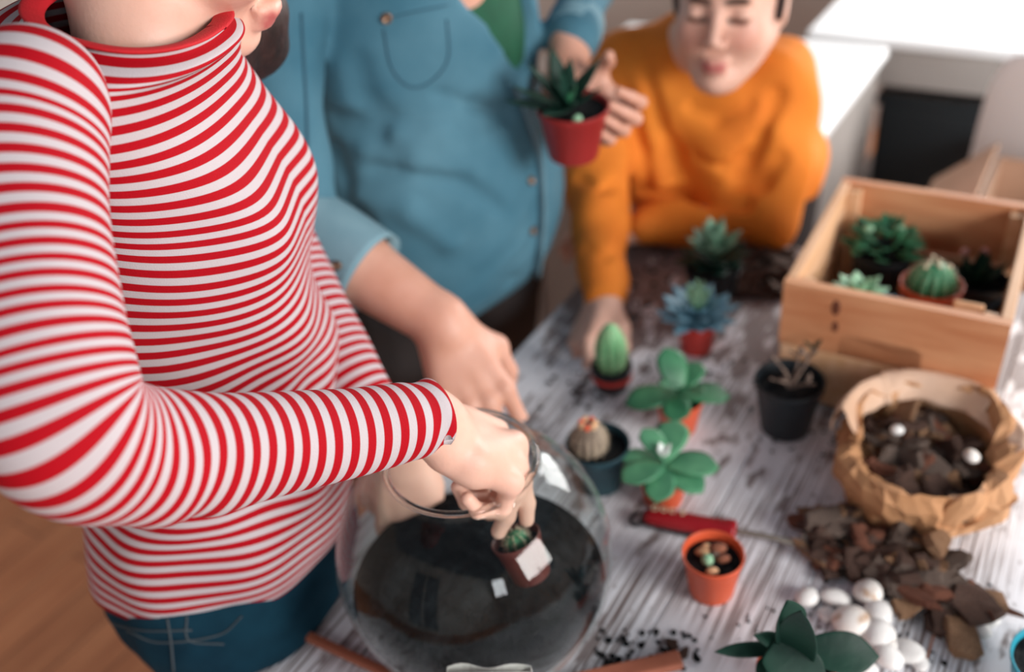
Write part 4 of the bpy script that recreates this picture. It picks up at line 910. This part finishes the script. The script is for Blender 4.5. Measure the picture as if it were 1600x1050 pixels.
# small pot gripped inside the bowl
gp = P(818, 868, .845); ax = nrm(np.array([-.28, .25, .93])); t, z = potted('potted_cactus', 'small brown-red pot pinched by fingertips inside the glass bowl', 'potted plant', gp-ax*.022, .022, .017, .042, M['brown_pot'], soil=.8)
t.rotation_euler = Vector(ax).to_track_quat('Z', 'Y').to_euler(); cactus_body(t, M['cactus'], (0, 0, z-.002), .012, .016, 9, .15)
# big dark succulent in front
fs = on_table(1262, 1040); fs[0] += .002; FT = P(1248, 1024, .835); base = np.array([FT[0], FT[1], TZ+.0006])
t, z = potted('potted_succulent', 'large dark green pointed succulent in the near foreground beside white pebbles', 'potted plant', base, .034, .026, .040, M['terra'], soil=.88)
FL = [((1228, 935), (1232, 1008), .765, .036, .012), ((1254, 950), (1246, 1036), .745, .037, .014), ((1376, 1026), (1262, 1015), .83, .040, .008), ((1115, 1019), (1226, 1012), .825, .015, .006),
      ((1176, 992), (1240, 1012), .80, .017, .006), ((1290, 1085), (1200, 1012), .80, .048, .008), ((1185, 1075), (1230, 1035), .82, .036, .006), ((1240, 1100), (1245, 1045), .80, .040, .006)]
ctr_ = P(1247, 1030, .838)
for k, (tp, bs, d, w, th) in enumerate(FL):
    tip = P(*tp, d); b = P(*bs, .83 if k not in (5,) else .805); L = float(np.linalg.norm(tip-b)); me = leaf_mesh('leaf', L, w, .0060, .02 if k != 2 else -.03, .30, .48, 1.15, 14, .55); me.materials.append(M['leaf_dark'])
    o = bpy.data.objects.new('leaf', me); COL.objects.link(o); me.polygons.foreach_set('use_smooth', [True]*len(me.polygons)); o.parent = t
    toc_ = nrm(CC-b); up_ = nrm(toc_+np.array([0, 0, .2])); 
    if k in (0, 1): up_ = nrm(toc_*.9+CR*(.25 if k == 0 else -.12))
    mw = orient(b, tip-b, up_); o.matrix_basis = Matrix.Translation(-Vector(t.location)) @ mw
    o.modifiers.new('s', 'SUBSURF').levels = 1; o.modifiers['s'].render_levels = 2
v, f, s = tube([(0, 0, z-.003, .008, .008), (*(P(1246, 1034, .84)-base), .010, .010)], 12, 3, caps=True, ref=(1, 0, 0)); link('stem', mesh('stem', v, f), M['leaf_dark'], t)

# ================================================================ WOODEN CRATE
HC_ = .172; a_ = T(1225, 440, TZ+HC_); b_ = T(1583, 500, TZ+HC_); c_ = T(1340, 280, TZ+HC_)
ex = nrm(b_-a_); _q = math.radians(-3); ex = np.array([ex[0]*math.cos(_q)-ex[1]*math.sin(_q), ex[0]*math.sin(_q)+ex[1]*math.cos(_q), 0]); ey = nrm(np.cross([0, 0, 1], ex)); LX = float(np.linalg.norm(b_-a_)); LY = float(np.dot(c_-a_, ey)); org = np.array([a_[0], a_[1], TZ+.0006])
ang = math.atan2(ex[1], ex[0]); cr = thing('crate', 'open pine crate with hand holes holding potted plants at the table edge', 'crate', org, (0, 0, ang))
th = .012
def plank(x0, x1, y0, y1, z0, z1, m, nme='plank', bev=.0015):
    o = box(nme, x1-x0, y1-y0, z1-z0, m, cr, ((x0+x1)/2, (y0+y1)/2, (z0+z1)/2), bev=bev); return o
zt = HC_
def holed(y0, y1):                                   # end board with a long rounded hand hole cut from its lower edge
    pts = [(0, zt*.50), (0, zt), (LX, zt), (LX, zt*.50)]; hx0, hx1, hz = LX*.29, LX*.67, zt*.50+.030
    pts += [(hx1, zt*.50)]
    for k in range(7): q = math.pi/2*k/6; pts.append((hx1-.014+.014*math.cos(q), hz-.010+.010*math.sin(q)))
    for k in range(7): q = math.pi/2+math.pi/2*k/6; pts.append((hx0+.014+.014*math.cos(q), hz-.010+.010*math.sin(q)))
    pts += [(hx0, zt*.50)]; n = len(pts); bm = bmesh.new()
    A = [bm.verts.new((x, y0, z)) for x, z in pts]; B = [bm.verts.new((x, y1, z)) for x, z in pts]
    fa = bm.faces.new(A); fb = bm.faces.new(B[::-1])
    for i in range(n): bm.faces.new((A[i], B[i], B[(i+1) % n], A[(i+1) % n]))
    bmesh.ops.triangulate(bm, faces=[fa, fb]); bmesh.ops.recalc_face_normals(bm, faces=bm.faces); return link('end_board', bm_mesh('end_board', bm), M['crate'], cr, smooth=False)
holed(0, th); holed(LY-th, LY)
for y0, y1 in ((0, th), (LY-th, LY)): plank(.002, LX-.002, y0+.001, y1-.001, .006, zt*.485, M['crate_pale'], 'end_board')
for x0, x1 in ((0, th), (LX-th, LX)):
    plank(x0, x1, th+.0006, LY-th-.0006, zt*.53, zt-.0006, M['crate_pale'], 'side_board'); plank(x0+.001, x1-.001, th+.0006, LY-th-.0006, .006, zt*.48, M['crate_pale'], 'side_board')
for x in (th+.009, LX-th-.009):
    for y in (th+.009, LY-th-.009): plank(x-.0085, x+.0085, y-.0085, y+.0085, .004, zt-.006, M['crate_pale'], 'corner_post')
for i in range(5): w = (LX-2*th)/5; plank(th+w*i+.001, th+w*(i+1)-.001, th, LY-th, .002, .010, M['crate_pale'], 'floor_slat')
for x, z_, r in ((.062, zt-.022, .007), (.064, zt-.048, .005)):
    v, f = lathe([(0, .0006), (r*.6, .0006), (r, .0001)], 18); o = link('knot', mesh('knot', v, f), M['knot'], cr); o.location = (x, -.0002, z_); o.rotation_euler = (math.pi/2, 0, .0); o.scale = (.7, 1.5, 1)
def in_crate(x, y, z=.0108): return org+ex*x+ey*y+np.array([0, 0, z])
def crate_px(px, py, z): p = T(px, py, TZ+z); return np.array([p[0], p[1], TZ+.0114])
# plants in the crate
t, z = potted('potted_cactus', 'round dark-ribbed green cactus in a clay pot inside the wooden crate', 'potted plant', crate_px(1460, 425, .145), .036, .028, .118, M['terra'], soil=.88)
cactus_body(t, M['cactus'], (0, 0, z-.002), .029, .044, 13, .20)
for i in range(12): a = i*.524+.2; ball('stone', .006, BK[3] if i % 2 else BK[2], t, (.031*math.cos(a), .031*math.sin(a), z+.004), (1.2, 1, .8))
for i in range(9): a = i*.7; ball('crown_tuft', .0026, M['spine'], t, (.008*math.cos(a)*(i % 3), .008*math.sin(a)*(i % 3), z+.042))
t, z = potted('potted_plant', 'glossy bright green bushy plant in the far left corner of the crate', 'potted plant', crate_px(1385, 360, .140), .038, .030, .098, M['black_pot'])
gl = leaf_mesh('leaf', .026, .016, .003, .15, .3, .5, .8)
for k in range(46): a = rng.uniform(0, 6.28); q = rng.uniform(.2, 1.4); rr = .030*math.cos(q); add_leaf(t, gl, (rr*math.cos(a), rr*math.sin(a), z+.005+.034*math.sin(q)), a+rng.normal(0, .5), q*.6+rng.normal(0, .3), rng.uniform(.8, 1.25), m=M['leaf_mid'])
for i in range(5): a = 1.2*i; v, f, s = tube([(0, 0, z-.003, .0022, .0022), (.014*math.cos(a), .014*math.sin(a), z+.026, .0015, .0015)], 8, 3, caps=True, ref=(1, 0, 0)); link('stem', mesh('stem', v, f), M['leaf_dark'], t)
for x, y in ((-.022, .006), (.016, -.004)): ball('bloom', .0075, M['leaf_pale'], t, (x, y, z+.046), (1, 1, .7))
t, z = potted('potted_succulent', 'pale mint rosette peeking over the near board of the crate', 'potted plant', crate_px(1345, 436, .150), .032, .026, .118, M['black_pot'])
rosette(t, z+.012, leaf_mesh('leaf', .034, .017, .004, .15, .3, .6, .8), M['leaf_pale'], [(8, .1, 1.05, 0), (6, .5, .95, .3), (4, 1.0, .85, .1)])
t, z = potted('potted_succulent', 'small pale blue-green rosette beside the round cactus in the crate', 'potted plant', crate_px(1392, 452, .150), .018, .015, .118, M['black_pot'])
rosette(t, z+.008, leaf_mesh('leaf', .024, .014, .004, .15, .3, .6, .8), M['leaf_blue'], [(7, .1, 1.0, 0), (5, .6, .9, .3)])
t, z = potted('potted_plant', 'dark pot with near-black leaves and two pink buds in the crate', 'potted plant', crate_px(1532, 420, .115), .036, .029, .090, M['black_pot'])
dk = leaf_mesh('leaf', .050, .018, .004, .25, .3, .5, 1)
for k in range(13): add_leaf(t, dk, (0, 0, z), k*2.4, .5+.35*(k % 3), rng.uniform(.7, 1.0), m=M['leaf_dark'])
for i, (x, y) in enumerate(((-.006, .034), (.018, .030))):
    v, f, s = tube([(0, 0, z, .0015, .0015), (x, y, z+.028, .0012, .0012)], 6, 3, ref=(1, 0, 0), caps=True); link('stem', mesh('stem', v, f), M['leaf_dark'], t); ball('bud', .0055, M['petal'], t, (x, y, z+.032))
o = box('plant_label', .032, .004, .045, M['crate_pale'], None, in_crate(LX-.046, .030, .150), (0, 0, ang)); tag(o, 'blank pale wood plant label leaning in the near right corner of the crate', 'plant label')

# ================================================================ BARK, BAG, PEBBLES
def chip_mesh(i):
    r = np.random.default_rng(100+i); n = 8; bm = bmesh.new(); L = 1.0; Wd = r.uniform(.45, .8); th_ = r.uniform(.12, .22); lay = []
    ang_ = np.sort(r.uniform(0, 6.28, n)) if 0 else np.linspace(0, 6.28, n, endpoint=False)+r.normal(0, .16, n); rad = 1+r.normal(0, .16, n)
    bend = r.uniform(-.25, .35)
    for zz, sc in ((-th_, .86), (0, 1.0), (th_, .82)):
        lay.append([bm.verts.new((.5*L*rad[k]*sc*math.cos(ang_[k])+r.normal(0, .02), .5*Wd*rad[k]*sc*math.sin(ang_[k])+r.normal(0, .02), zz*.5+bend*(math.cos(ang_[k])*rad[k]*.5)**2+r.normal(0, .02))) for k in range(n)])
    for a, b in ((0, 1), (1, 2)):
        for k in range(n): bm.faces.new((lay[a][k], lay[a][(k+1) % n], lay[b][(k+1) % n], lay[b][k]))
    c1_ = bm.verts.new((0, 0, th_*.62)); c0_ = bm.verts.new((0, 0, -th_*.55))
    for k in range(n): bm.faces.new((lay[2][k], lay[2][(k+1) % n], c1_)); bm.faces.new((lay[0][(k+1) % n], lay[0][k], c0_))
    bmesh.ops.recalc_face_normals(bm, faces=bm.faces); me = bm_mesh('bark_chip', bm); me.materials.append(BK[(0, 1, 2, 3, 0, 2, 1, 3, 0, 1)[i % 10]]); return me
CH = [chip_mesh(i) for i in range(10)]
placed = []
def chip(p, size, group, label, k=None, z0=None, tilt=.35, name='bark_chip'):
    me = CH[k if k is not None else int(rng.integers(0, 10))]; o = bpy.data.objects.new(name, me); COL.objects.link(o); hgt = size*.11
    if z0 is None:
        nearp = [q[2] for q in placed if (q[0]-p[0])**2+(q[1]-p[1])**2 < (size*.36)**2]; zz = TZ+hgt+(max(nearp)-TZ if nearp else 0)*.62
    else: zz = z0
    fl = zz-TZ < hgt*1.4; tl = .08 if fl else tilt
    o.location = (p[0], p[1], zz); o.rotation_euler = (rng.normal(0, tl), rng.normal(0, tl), rng.uniform(0, 6.28)); o.scale = (size,)*3; placed.append((p[0], p[1], zz+hgt)); return tag(o, label, 'bark', group)
def fill(poly, n, smin, smax, group, label, kset=None):
    poly = np.array(poly, float); lo, hi = poly.min(0), poly.max(0); c = 0; tries = 0
    while c < n and tries < 4000:
        tries += 1; q = lo+(hi-lo)*rng.random(2); x, y = q; ins_ = False
        for i in range(len(poly)):
            (x1, y1), (x2, y2) = poly[i], poly[i-1]
            if (y1 > y) != (y2 > y) and x < (x2-x1)*(y-y1)/(y2-y1)+x1: ins_ = not ins_
        if not ins_: continue
        chip(T(x, y, TZ), rng.uniform(smin, smax), group, label, None if kset is None else int(rng.choice(kset))); c += 1
GB = 'bark chips spilled on the table'; LB = 'brown bark chip in the left part of the heap by the trowel tip'
fill([(1250, 815), (1330, 812), (1395, 850), (1440, 850), (1470, 905), (1400, 935), (1300, 905), (1262, 862)], 60, .026, .056, GB, LB)
fill([(1390, 850), (1450, 860), (1500, 915), (1530, 960), (1480, 990), (1420, 960), (1390, 925)], 42, .024, .052, 'bark chips at the right end of the spilled heap', 'bark chip in the right end of the heap, right of the white pebbles')
fill([(1300, 800), (1410, 805), (1440, 850), (1340, 860)], 16, .018, .032, 'bark chips along the back edge of the spilled heap', 'small bark chip at the back edge of the heap under the paper bag')
def one(px_, py_, size, rz, k, label, tilt=(0, 0), dz_=.0, sc=(1, 1, 1)):
    p = T(px_, py_, TZ); o = bpy.data.objects.new('bark_chip', CH[k]); COL.objects.link(o); o.location = (p[0], p[1], TZ+size*.11*sc[2]+dz_); o.rotation_euler = (*tilt, rz); o.scale = tuple(size*q for q in sc); return tag(o, label, 'bark')
one(1290, 838, .062, .1, 1, 'broad grey-brown slab of bark on the far left of the heap', (.1, .1), .014)
one(1500, 1010, .052, .9, 7, 'big rust-brown bark piece nearest the camera at the heap\'s tip', (.15, -.1), .004, (1, 1.1, 1))
one(1265, 876, .060, math.radians(-62), 3, 'long splinter of orange bark sticking out left of the heap', (0, .0), .003, (1, .28, .8))
one(1552, 950, .046, math.radians(-45), 2, 'narrow dark bark sliver pointing to the right away from the heap', (0, 0), .002, (1, .34, .8))
one(1412, 962, .038, .4, 3, 'rounded tan bark piece right beside the white pebbles', (.1, .1), .006, (1, 1.2, 1.4))
one(1455, 880, .046, .7, 3, 'large yellowish-brown bark lump on top of the heap', (.5, .2), .022, (1, 1.1, 1.6))
one(1500, 965, .030, 1.7, 1, 'small grey bark lump at the right side of the heap', (.2, .1), .004)
# far heap of bark by the crate
fill([(1150, 400), (1185, 385), (1235, 400), (1228, 465), (1190, 470), (1150, 450)], 30, .030, .060, 'bark pieces heaped beside the crate', 'grey-brown bark piece in the heap left of the crate', (0, 1, 6, 9))
# paper bag
BG = T(1436, 748, TZ+.02); bag = thing('paper_bag', 'open crumpled brown paper bag filled with bark chips', 'bag', (BG[0], BG[1], TZ+.0006))
n = 56; V = []; prof_ = [(.050, .000), (.074, .001), (.088, .012), (.092, .035), (.089, .058), (.086, .078), (.083, .088), (.084, .094), (.090, .093), (.097, .083), (.099, .068), (.098, .056)]
rr_ = np.random.default_rng(3); ph = rr_.uniform(0, 6.28, 12)
def crump(a, j, k=1.0):
    q = 0
    for i, w in enumerate((2, 3, 4, 7, 9, 13)): q += math.sin(w*a+ph[i]+j*.9*math.sin(i+1))/(1+.55*i)
    return q*k
away = math.atan2(_fw[1], _fw[0])
for j, (r, z) in enumerate(prof_):
    for i in range(n):
        a = 2*math.pi*i/n; back = math.cos(a-math.radians(60)); zq = z*.84; zz = zq*(1+.10*back+(.10*crump(a, j) if j > 3 else .03*crump(a, j)))
        if j >= 7: zz = zq*(1+.10*back)+.008*crump(a, j)-(.010 if back < 0 else 0)*(j-6)*.15
        R_ = .93*r*(1+.075*crump(a, j)*(.4 if j < 3 else 1))*(1+.06*math.cos(2*(a-math.radians(55))))
        jt = rr_.normal(0, .0016, 3) if j > 2 else (0, 0, 0)
        V.append((R_*math.cos(a)+jt[0], R_*math.sin(a)+jt[1], max(zz+jt[2], .0006*(j+1))))
F = [(j*n+i, j*n+(i+1) % n, (j+1)*n+(i+1) % n, (j+1)*n+i) for j in range(len(prof_)-1) for i in range(n)]; F.append(tuple(range(n))[::-1])
me = mesh('bag_wall', V, F); o = link('bag_wall', me, M['kraft'], bag, smooth=False); md = o.modifiers.new('s', 'SOLIDIFY'); md.thickness = .0009; md.offset = 0
def flap(nme, az, wd, out, upz, m, seed):
    r = np.random.default_rng(seed); V = []; nx, ny = 9, 7
    for iy in range(ny):
        for ix in range(nx):
            a = az+(ix/(nx-1)-.5)*wd; t_ = iy/(ny-1); R_ = .072+out*math.sin(t_*math.pi*.55); z_ = .070+upz*math.sin(t_*math.pi)*1.0-.012*t_; w = 1-.25*t_*abs(ix/(nx-1)-.5)*2
            V.append((R_*math.cos(az+(a-az)*w)+r.normal(0, .0018), R_*math.sin(az+(a-az)*w)+r.normal(0, .0018), z_+r.normal(0, .0022)))
    F = [(iy*nx+ix, iy*nx+ix+1, (iy+1)*nx+ix+1, (iy+1)*nx+ix) for iy in range(ny-1) for ix in range(nx-1)]; o = link(nme, mesh(nme, V, F), m, bag, smooth=True); md = o.modifiers.new('u', 'SUBSURF'); md.levels = 1; md = o.modifiers.new('s', 'SOLIDIFY'); md.thickness = .0009; md.offset = 0
flap('folded_flap', math.radians(128), 1.1, .026, .036, M['kraft_in'], 5); flap('folded_flap', math.radians(62), 1.5, .034, .034, M['kraft_in'], 6); flap('folded_flap', math.radians(5), 1.1, .034, .020, M['kraft_in'], 9)
for k in range(74):
    a = rng.uniform(0, 6.28); r = .064*math.sqrt(rng.random()); zz = .046+.014*(1-r/.075)+rng.uniform(-.008, .008)+.010*math.sin(a-1.0)
    chip((BG[0]+r*math.cos(a), BG[1]+r*math.sin(a)), rng.uniform(.026, .052), 'bark chips inside the paper bag', 'bark chip among those inside the brown paper bag', (1, 3, 2, 7, 4, 1, 6, 8)[k % 8], TZ+zz, .5)
def pebble(nm, p, rx, ry, rz_, label, m='pebble', group=None, rot=0):
    bm = bmesh.new(); bmesh.ops.create_icosphere(bm, subdivisions=3, radius=1); q = rng.uniform(0, 6.28, 3)
    for v in bm.verts:
        c = v.co; w = 1+.07*math.sin(2.1*c.x+q[0])+.06*math.sin(2.6*c.y+q[1]); v.co = Vector((c.x*rx*w, c.y*ry*w, c.z*rz_*w))
    o = link(nm, bm_mesh(nm, bm), M[m], None); o.location = Vector(p); o.rotation_euler = (rng.normal(0, .1), rng.normal(0, .1), rot); return tag(o, label, 'pebble', group)
GP = 'white pebbles lying around the dark succulent'; LP_ = 'small smooth white pebble lying among others behind the dark succulent'
PB = [(1352, 938, .0150, .0138, 'round white pebble with a brown fleck nearest the bark heap', 'pebble_tan', .004), (1370, 970, .0150, .0125, 'plump white pebble directly beneath the flecked one', 'pebble', .002), (1304, 942, .0150, .0100, 'flat white pebble behind the tallest leaf tip', 'pebble', 0), (1326, 980, .0190, .0150, 'larger tan and white pebble in the middle of the cluster', 'pebble_tan', 0),
      (1262, 940, .0125, .0100, 'white pebble at the far left of the cluster', 'pebble', 0), (1372, 1004, .0180, .0130, 'oval white pebble right of the succulent\'s right leaf', 'pebble', 0), (1388, 1036, .0140, .0120, 'white pebble in front of the oval one at the picture bottom', 'pebble', 0), (1384, 1020, .010, .008, 'small tan pebble between two white ones by the right leaf tip', 'pebble_tan', .004), (1418, 1028, .0150, .0110, 'white pebble on the outer right of the cluster', 'pebble', 0), (1398, 936, .010, .007, 'small pale pebble touching the bark heap', 'pebble', 0)]
for x, y, rx, ry, lb, m, dz_ in PB: p = T(x, y, TZ); pebble('pebble', (p[0], p[1], TZ+ry*.74+dz_), rx, (rx+ry)/2, ry*.75, lb, m, None, rng.uniform(0, 3))
for x, y, r in ((1292, 1046, .010), (1326, 1040, .009), (1348, 1048, .010), (1304, 1012, .010), (1516, 932, .0095), (1540, 975, .010), (1532, 990, .008), (1436, 1042, .008), (1350, 1012, .009), (1290, 965, .008), (1340, 1030, .011)): p = T(x, y, TZ); pebble('pebble', (p[0], p[1], TZ+r*.6), r*1.2, r, r*.62, LP_ if x < 1500 else 'small white pebble right of the bark heap', 'pebble', GP if x < 1500 else 'white pebbles right of the bark heap', rng.uniform(0, 3))
p = P(1387, 744, 1.085); pebble('pebble', (p[0], p[1], TZ+.074), .007, .007, .006, 'single white pebble on the bark inside the paper bag')
p = P(1502, 776, 1.04); pebble('pebble', (p[0], p[1], TZ+.072), .009, .008, .006, 'pinkish pebble at the right of the bark inside the paper bag', 'pebble_tan')

# ================================================================ TROWEL
h0 = T(1008, 806, TZ+.012); h1 = T(1150, 830, TZ+.012); dT = nrm(h1-h0); rzT = math.atan2(dT[1], dT[0]); HL = float(np.linalg.norm(h1-h0))
tr = thing('trowel', 'garden trowel with red handle, its blade tip under the bark heap', 'trowel', (h0[0], h0[1], TZ+.0006), (0, 0, rzT))
v, f, s = tube([(0, 0, .011, .0060, .0085), (.010, 0, .0115, .0085, .0105), (HL*.4, 0, .012, .0095, .0115), (HL*.75, 0, .012, .009, .011), (HL*.95, 0, .012, .0105, .0125), (HL, 0, .012, .0080, .009)], 24, 8, caps=True, ref=(0, 1, 0)); hd = link('handle', mesh('handle', v, f), M['handle_red'], tr)
v, f, s = tube([(-.004, 0, .009, .006, .010), (HL*.5, -.004, .004, .0035, .0085), (HL*.8, -.003, .004, .003, .007)], 14, 5, caps=True, ref=(0, 1, 0)); link('handle_back', mesh('handle_back', v, f), M['black_pot'], tr)
v, f, s = tube([(-.008, .010, .006, .002, .002), (-.016, .0, .004, .002, .002), (-.010, -.010, .004, .002, .002), (.002, -.004, .010, .002, .002)], 8, 6, caps=True, ref=(0, 0, 1)); link('hanging_loop', mesh('hanging_loop', v, f), M['black_pot'], tr)
for k, (r1, wl) in enumerate(((.0030, 0), (.0030, 1), (.0030, 2), (.0030, 3))):   # worn pale letters, round and open shapes
    x = .010+k*.0098; sp = (0, 2*math.pi) if k in (0, 1) else ((.7, 5.6) if k == 2 else (-1.6, 1.6))
    pts = [(x+r1*math.cos(a), .0035+r1*1.2*math.sin(a), .0226, .0007, .0005) for a in np.linspace(*sp, 13)]
    if k == 3: pts = pts+[(x, .0035-r1*1.2, .0226, .0007, .0005)]
    v, f, s = tube(pts, 6, 2, ref=(0, 0, 1)); link('letter', mesh('letter', v, f), M['letter'], hd)
q0 = T(1240, 852, TZ+.010); SLn = float(np.linalg.norm(q0-h1))
v, f, s = tube([(HL-.003, 0, .012, .0034, .0034), (HL+SLn*.6, 0, .011, .0030, .0030), (HL+SLn, 0, .008, .0034, .0040), (HL+SLn+.012, 0, .008, .003, .006)], 14, 6, caps=True, ref=(0, 1, 0)); link('shaft', mesh('shaft', v, f), M['steel'], tr)
V = []; nx, ny = 12, 9
for i in range(nx):
    t_ = i/(nx-1); w = .026*(.35+.65*math.sin(math.pi/2*min(1, t_*3)))*math.sqrt(max(.02, 1-max(0, (t_-.55)/.45)**2))
    for j in range(ny): y = -1+2*j/(ny-1); V.append((HL+SLn+.006+.11*t_, y*w, .004+.010*y*y*(1-t_*.5)))
F = [(i*ny+j, i*ny+j+1, (i+1)*ny+j+1, (i+1)*ny+j) for i in range(nx-1) for j in range(ny-1)]; o = link('blade', mesh('blade', V, F), M['steel'], tr); md = o.modifiers.new('s', 'SOLIDIFY'); md.thickness = .0014

# ================================================================ NEAR EDGE: STICK, PAPER, BOARD, CRUMBS
def bar_thing(nm, label, cat, p0, p1, w, h, m):
    p0, p1 = np.array(p0), np.array(p1); c = (p0+p1)/2; L = float(np.linalg.norm(p1-p0)); o = box(nm, L, w, h, m, None, c, (0, 0, math.atan2(*(p1-p0)[[1, 0]])), bev=min(w, h)*.25); return tag(o, label, cat)
bar_thing('wooden_stick', 'thin rust-brown wooden stick lying left of the glass bowl', 'stick', T(472, 990, TZ+.005), T(660, 1078, TZ+.005), .0095, .008, M['stick'])
bar_thing('wooden_lath', 'flat tan wooden lath at the near edge right of the bowl', 'lath', T(1064, 1030, TZ+.006), T(880, 1072, TZ+.006), .018, .010, M['stick'])
A_ = P(697, 1036, .800); B_ = P(832, 1047, .800); du = nrm(B_-A_); back_ = nrm(np.array([du[1], -du[0], 0])); Wb = float(np.linalg.norm(B_-A_)); zb = float((A_[2]+B_[2])/2-TZ)
pb = thing('paper_packet', 'small white folded paper packet standing in front of the glass bowl', 'packet', ((A_+B_)[0]/2, (A_+B_)[1]/2, TZ+.0006), (0, 0, math.atan2(du[1], du[0])))
V = []; nx, nz = 13, 9
for side in (0, 1):
    for j in range(nz):
        for i in range(nx):
            s_, t_ = i/(nx-1), j/(nz-1); V.append(((s_-.5)*Wb*(1-.03*t_), (-.045 if side else 0)*(1-.75*t_)+.0016*math.sin(9*s_+6*t_), zb*t_*(1-(.03*s_ if side else 0))+(.002*math.sin(11*s_) if t_ == 1 else 0)))
b_n = nx*nz; F = []
for q in (0, b_n): F += [(q+j*nx+i, q+j*nx+i+1, q+(j+1)*nx+i+1, q+(j+1)*nx+i) for j in range(nz-1) for i in range(nx-1)]
for j in range(nz-1):
    for i in (0, nx-1): F.append((j*nx+i, (j+1)*nx+i, b_n+(j+1)*nx+i, b_n+j*nx+i))
o = link('packet_wall', mesh('packet_wall', V, F), M['paper'], pb, smooth=False); md = o.modifiers.new('s', 'SOLIDIFY'); md.thickness = .0005
o = box('folded_edge', Wb*.97, .006, .010, M['paper'], pb, (0, -.009, zb*.97), bev=.002)
t, z = potted('plant_pot', 'blue plastic pot cut off by the bottom right corner', 'pot', T(1640, 1085, TZ+.0006), .040, .032, .045, M['blue'])
bm = bmesh.new()
def crumbs(poly, n, s0, s1):
    poly = np.array(poly, float); lo, hi = poly.min(0), poly.max(0)
    for _ in range(n):
        q = lo+(hi-lo)*rng.random(2); p = T(q[0], q[1], TZ); s_ = rng.uniform(s0, s1)**1; r = bmesh.ops.create_icosphere(bm, subdivisions=1, radius=s_)
        for v in r['verts']: v.co = Vector((v.co.x*rng.uniform(.8, 1.3), v.co.y*rng.uniform(.8, 1.3), v.co.z*.6))+Vector((p[0], p[1], TZ+s_*.5))
crumbs([(930, 980), (1090, 1050)], 70, .0012, .0042); crumbs([(940, 560), (1230, 640)], 60, .001, .003); crumbs([(1180, 640), (1320, 720)], 30, .001, .003); crumbs([(960, 380), (1160, 500)], 60, .0015, .005); crumbs([(1100, 950), (1300, 1000)], 26, .0008, .002); crumbs([(1240, 900), (1560, 1040)], 60, .0008, .003); crumbs([(840, 560), (960, 640)], 30, .001, .004)
o = link('soil_crumbs', bm_mesh('soil_crumbs', bm), M['soil'], None); tag(o, 'dark soil crumbs scattered over the white table', 'soil', kind='stuff')
one(1066, 1025, .020, .9, 4, 'dark bark crumb beside the tip of the tan lath', (0, .1), .001, (1, .6, .8)); one(1050, 1010, .016, 2.2, 4, 'tiny black bark crumb just behind the tan lath', (0, .1), .001)
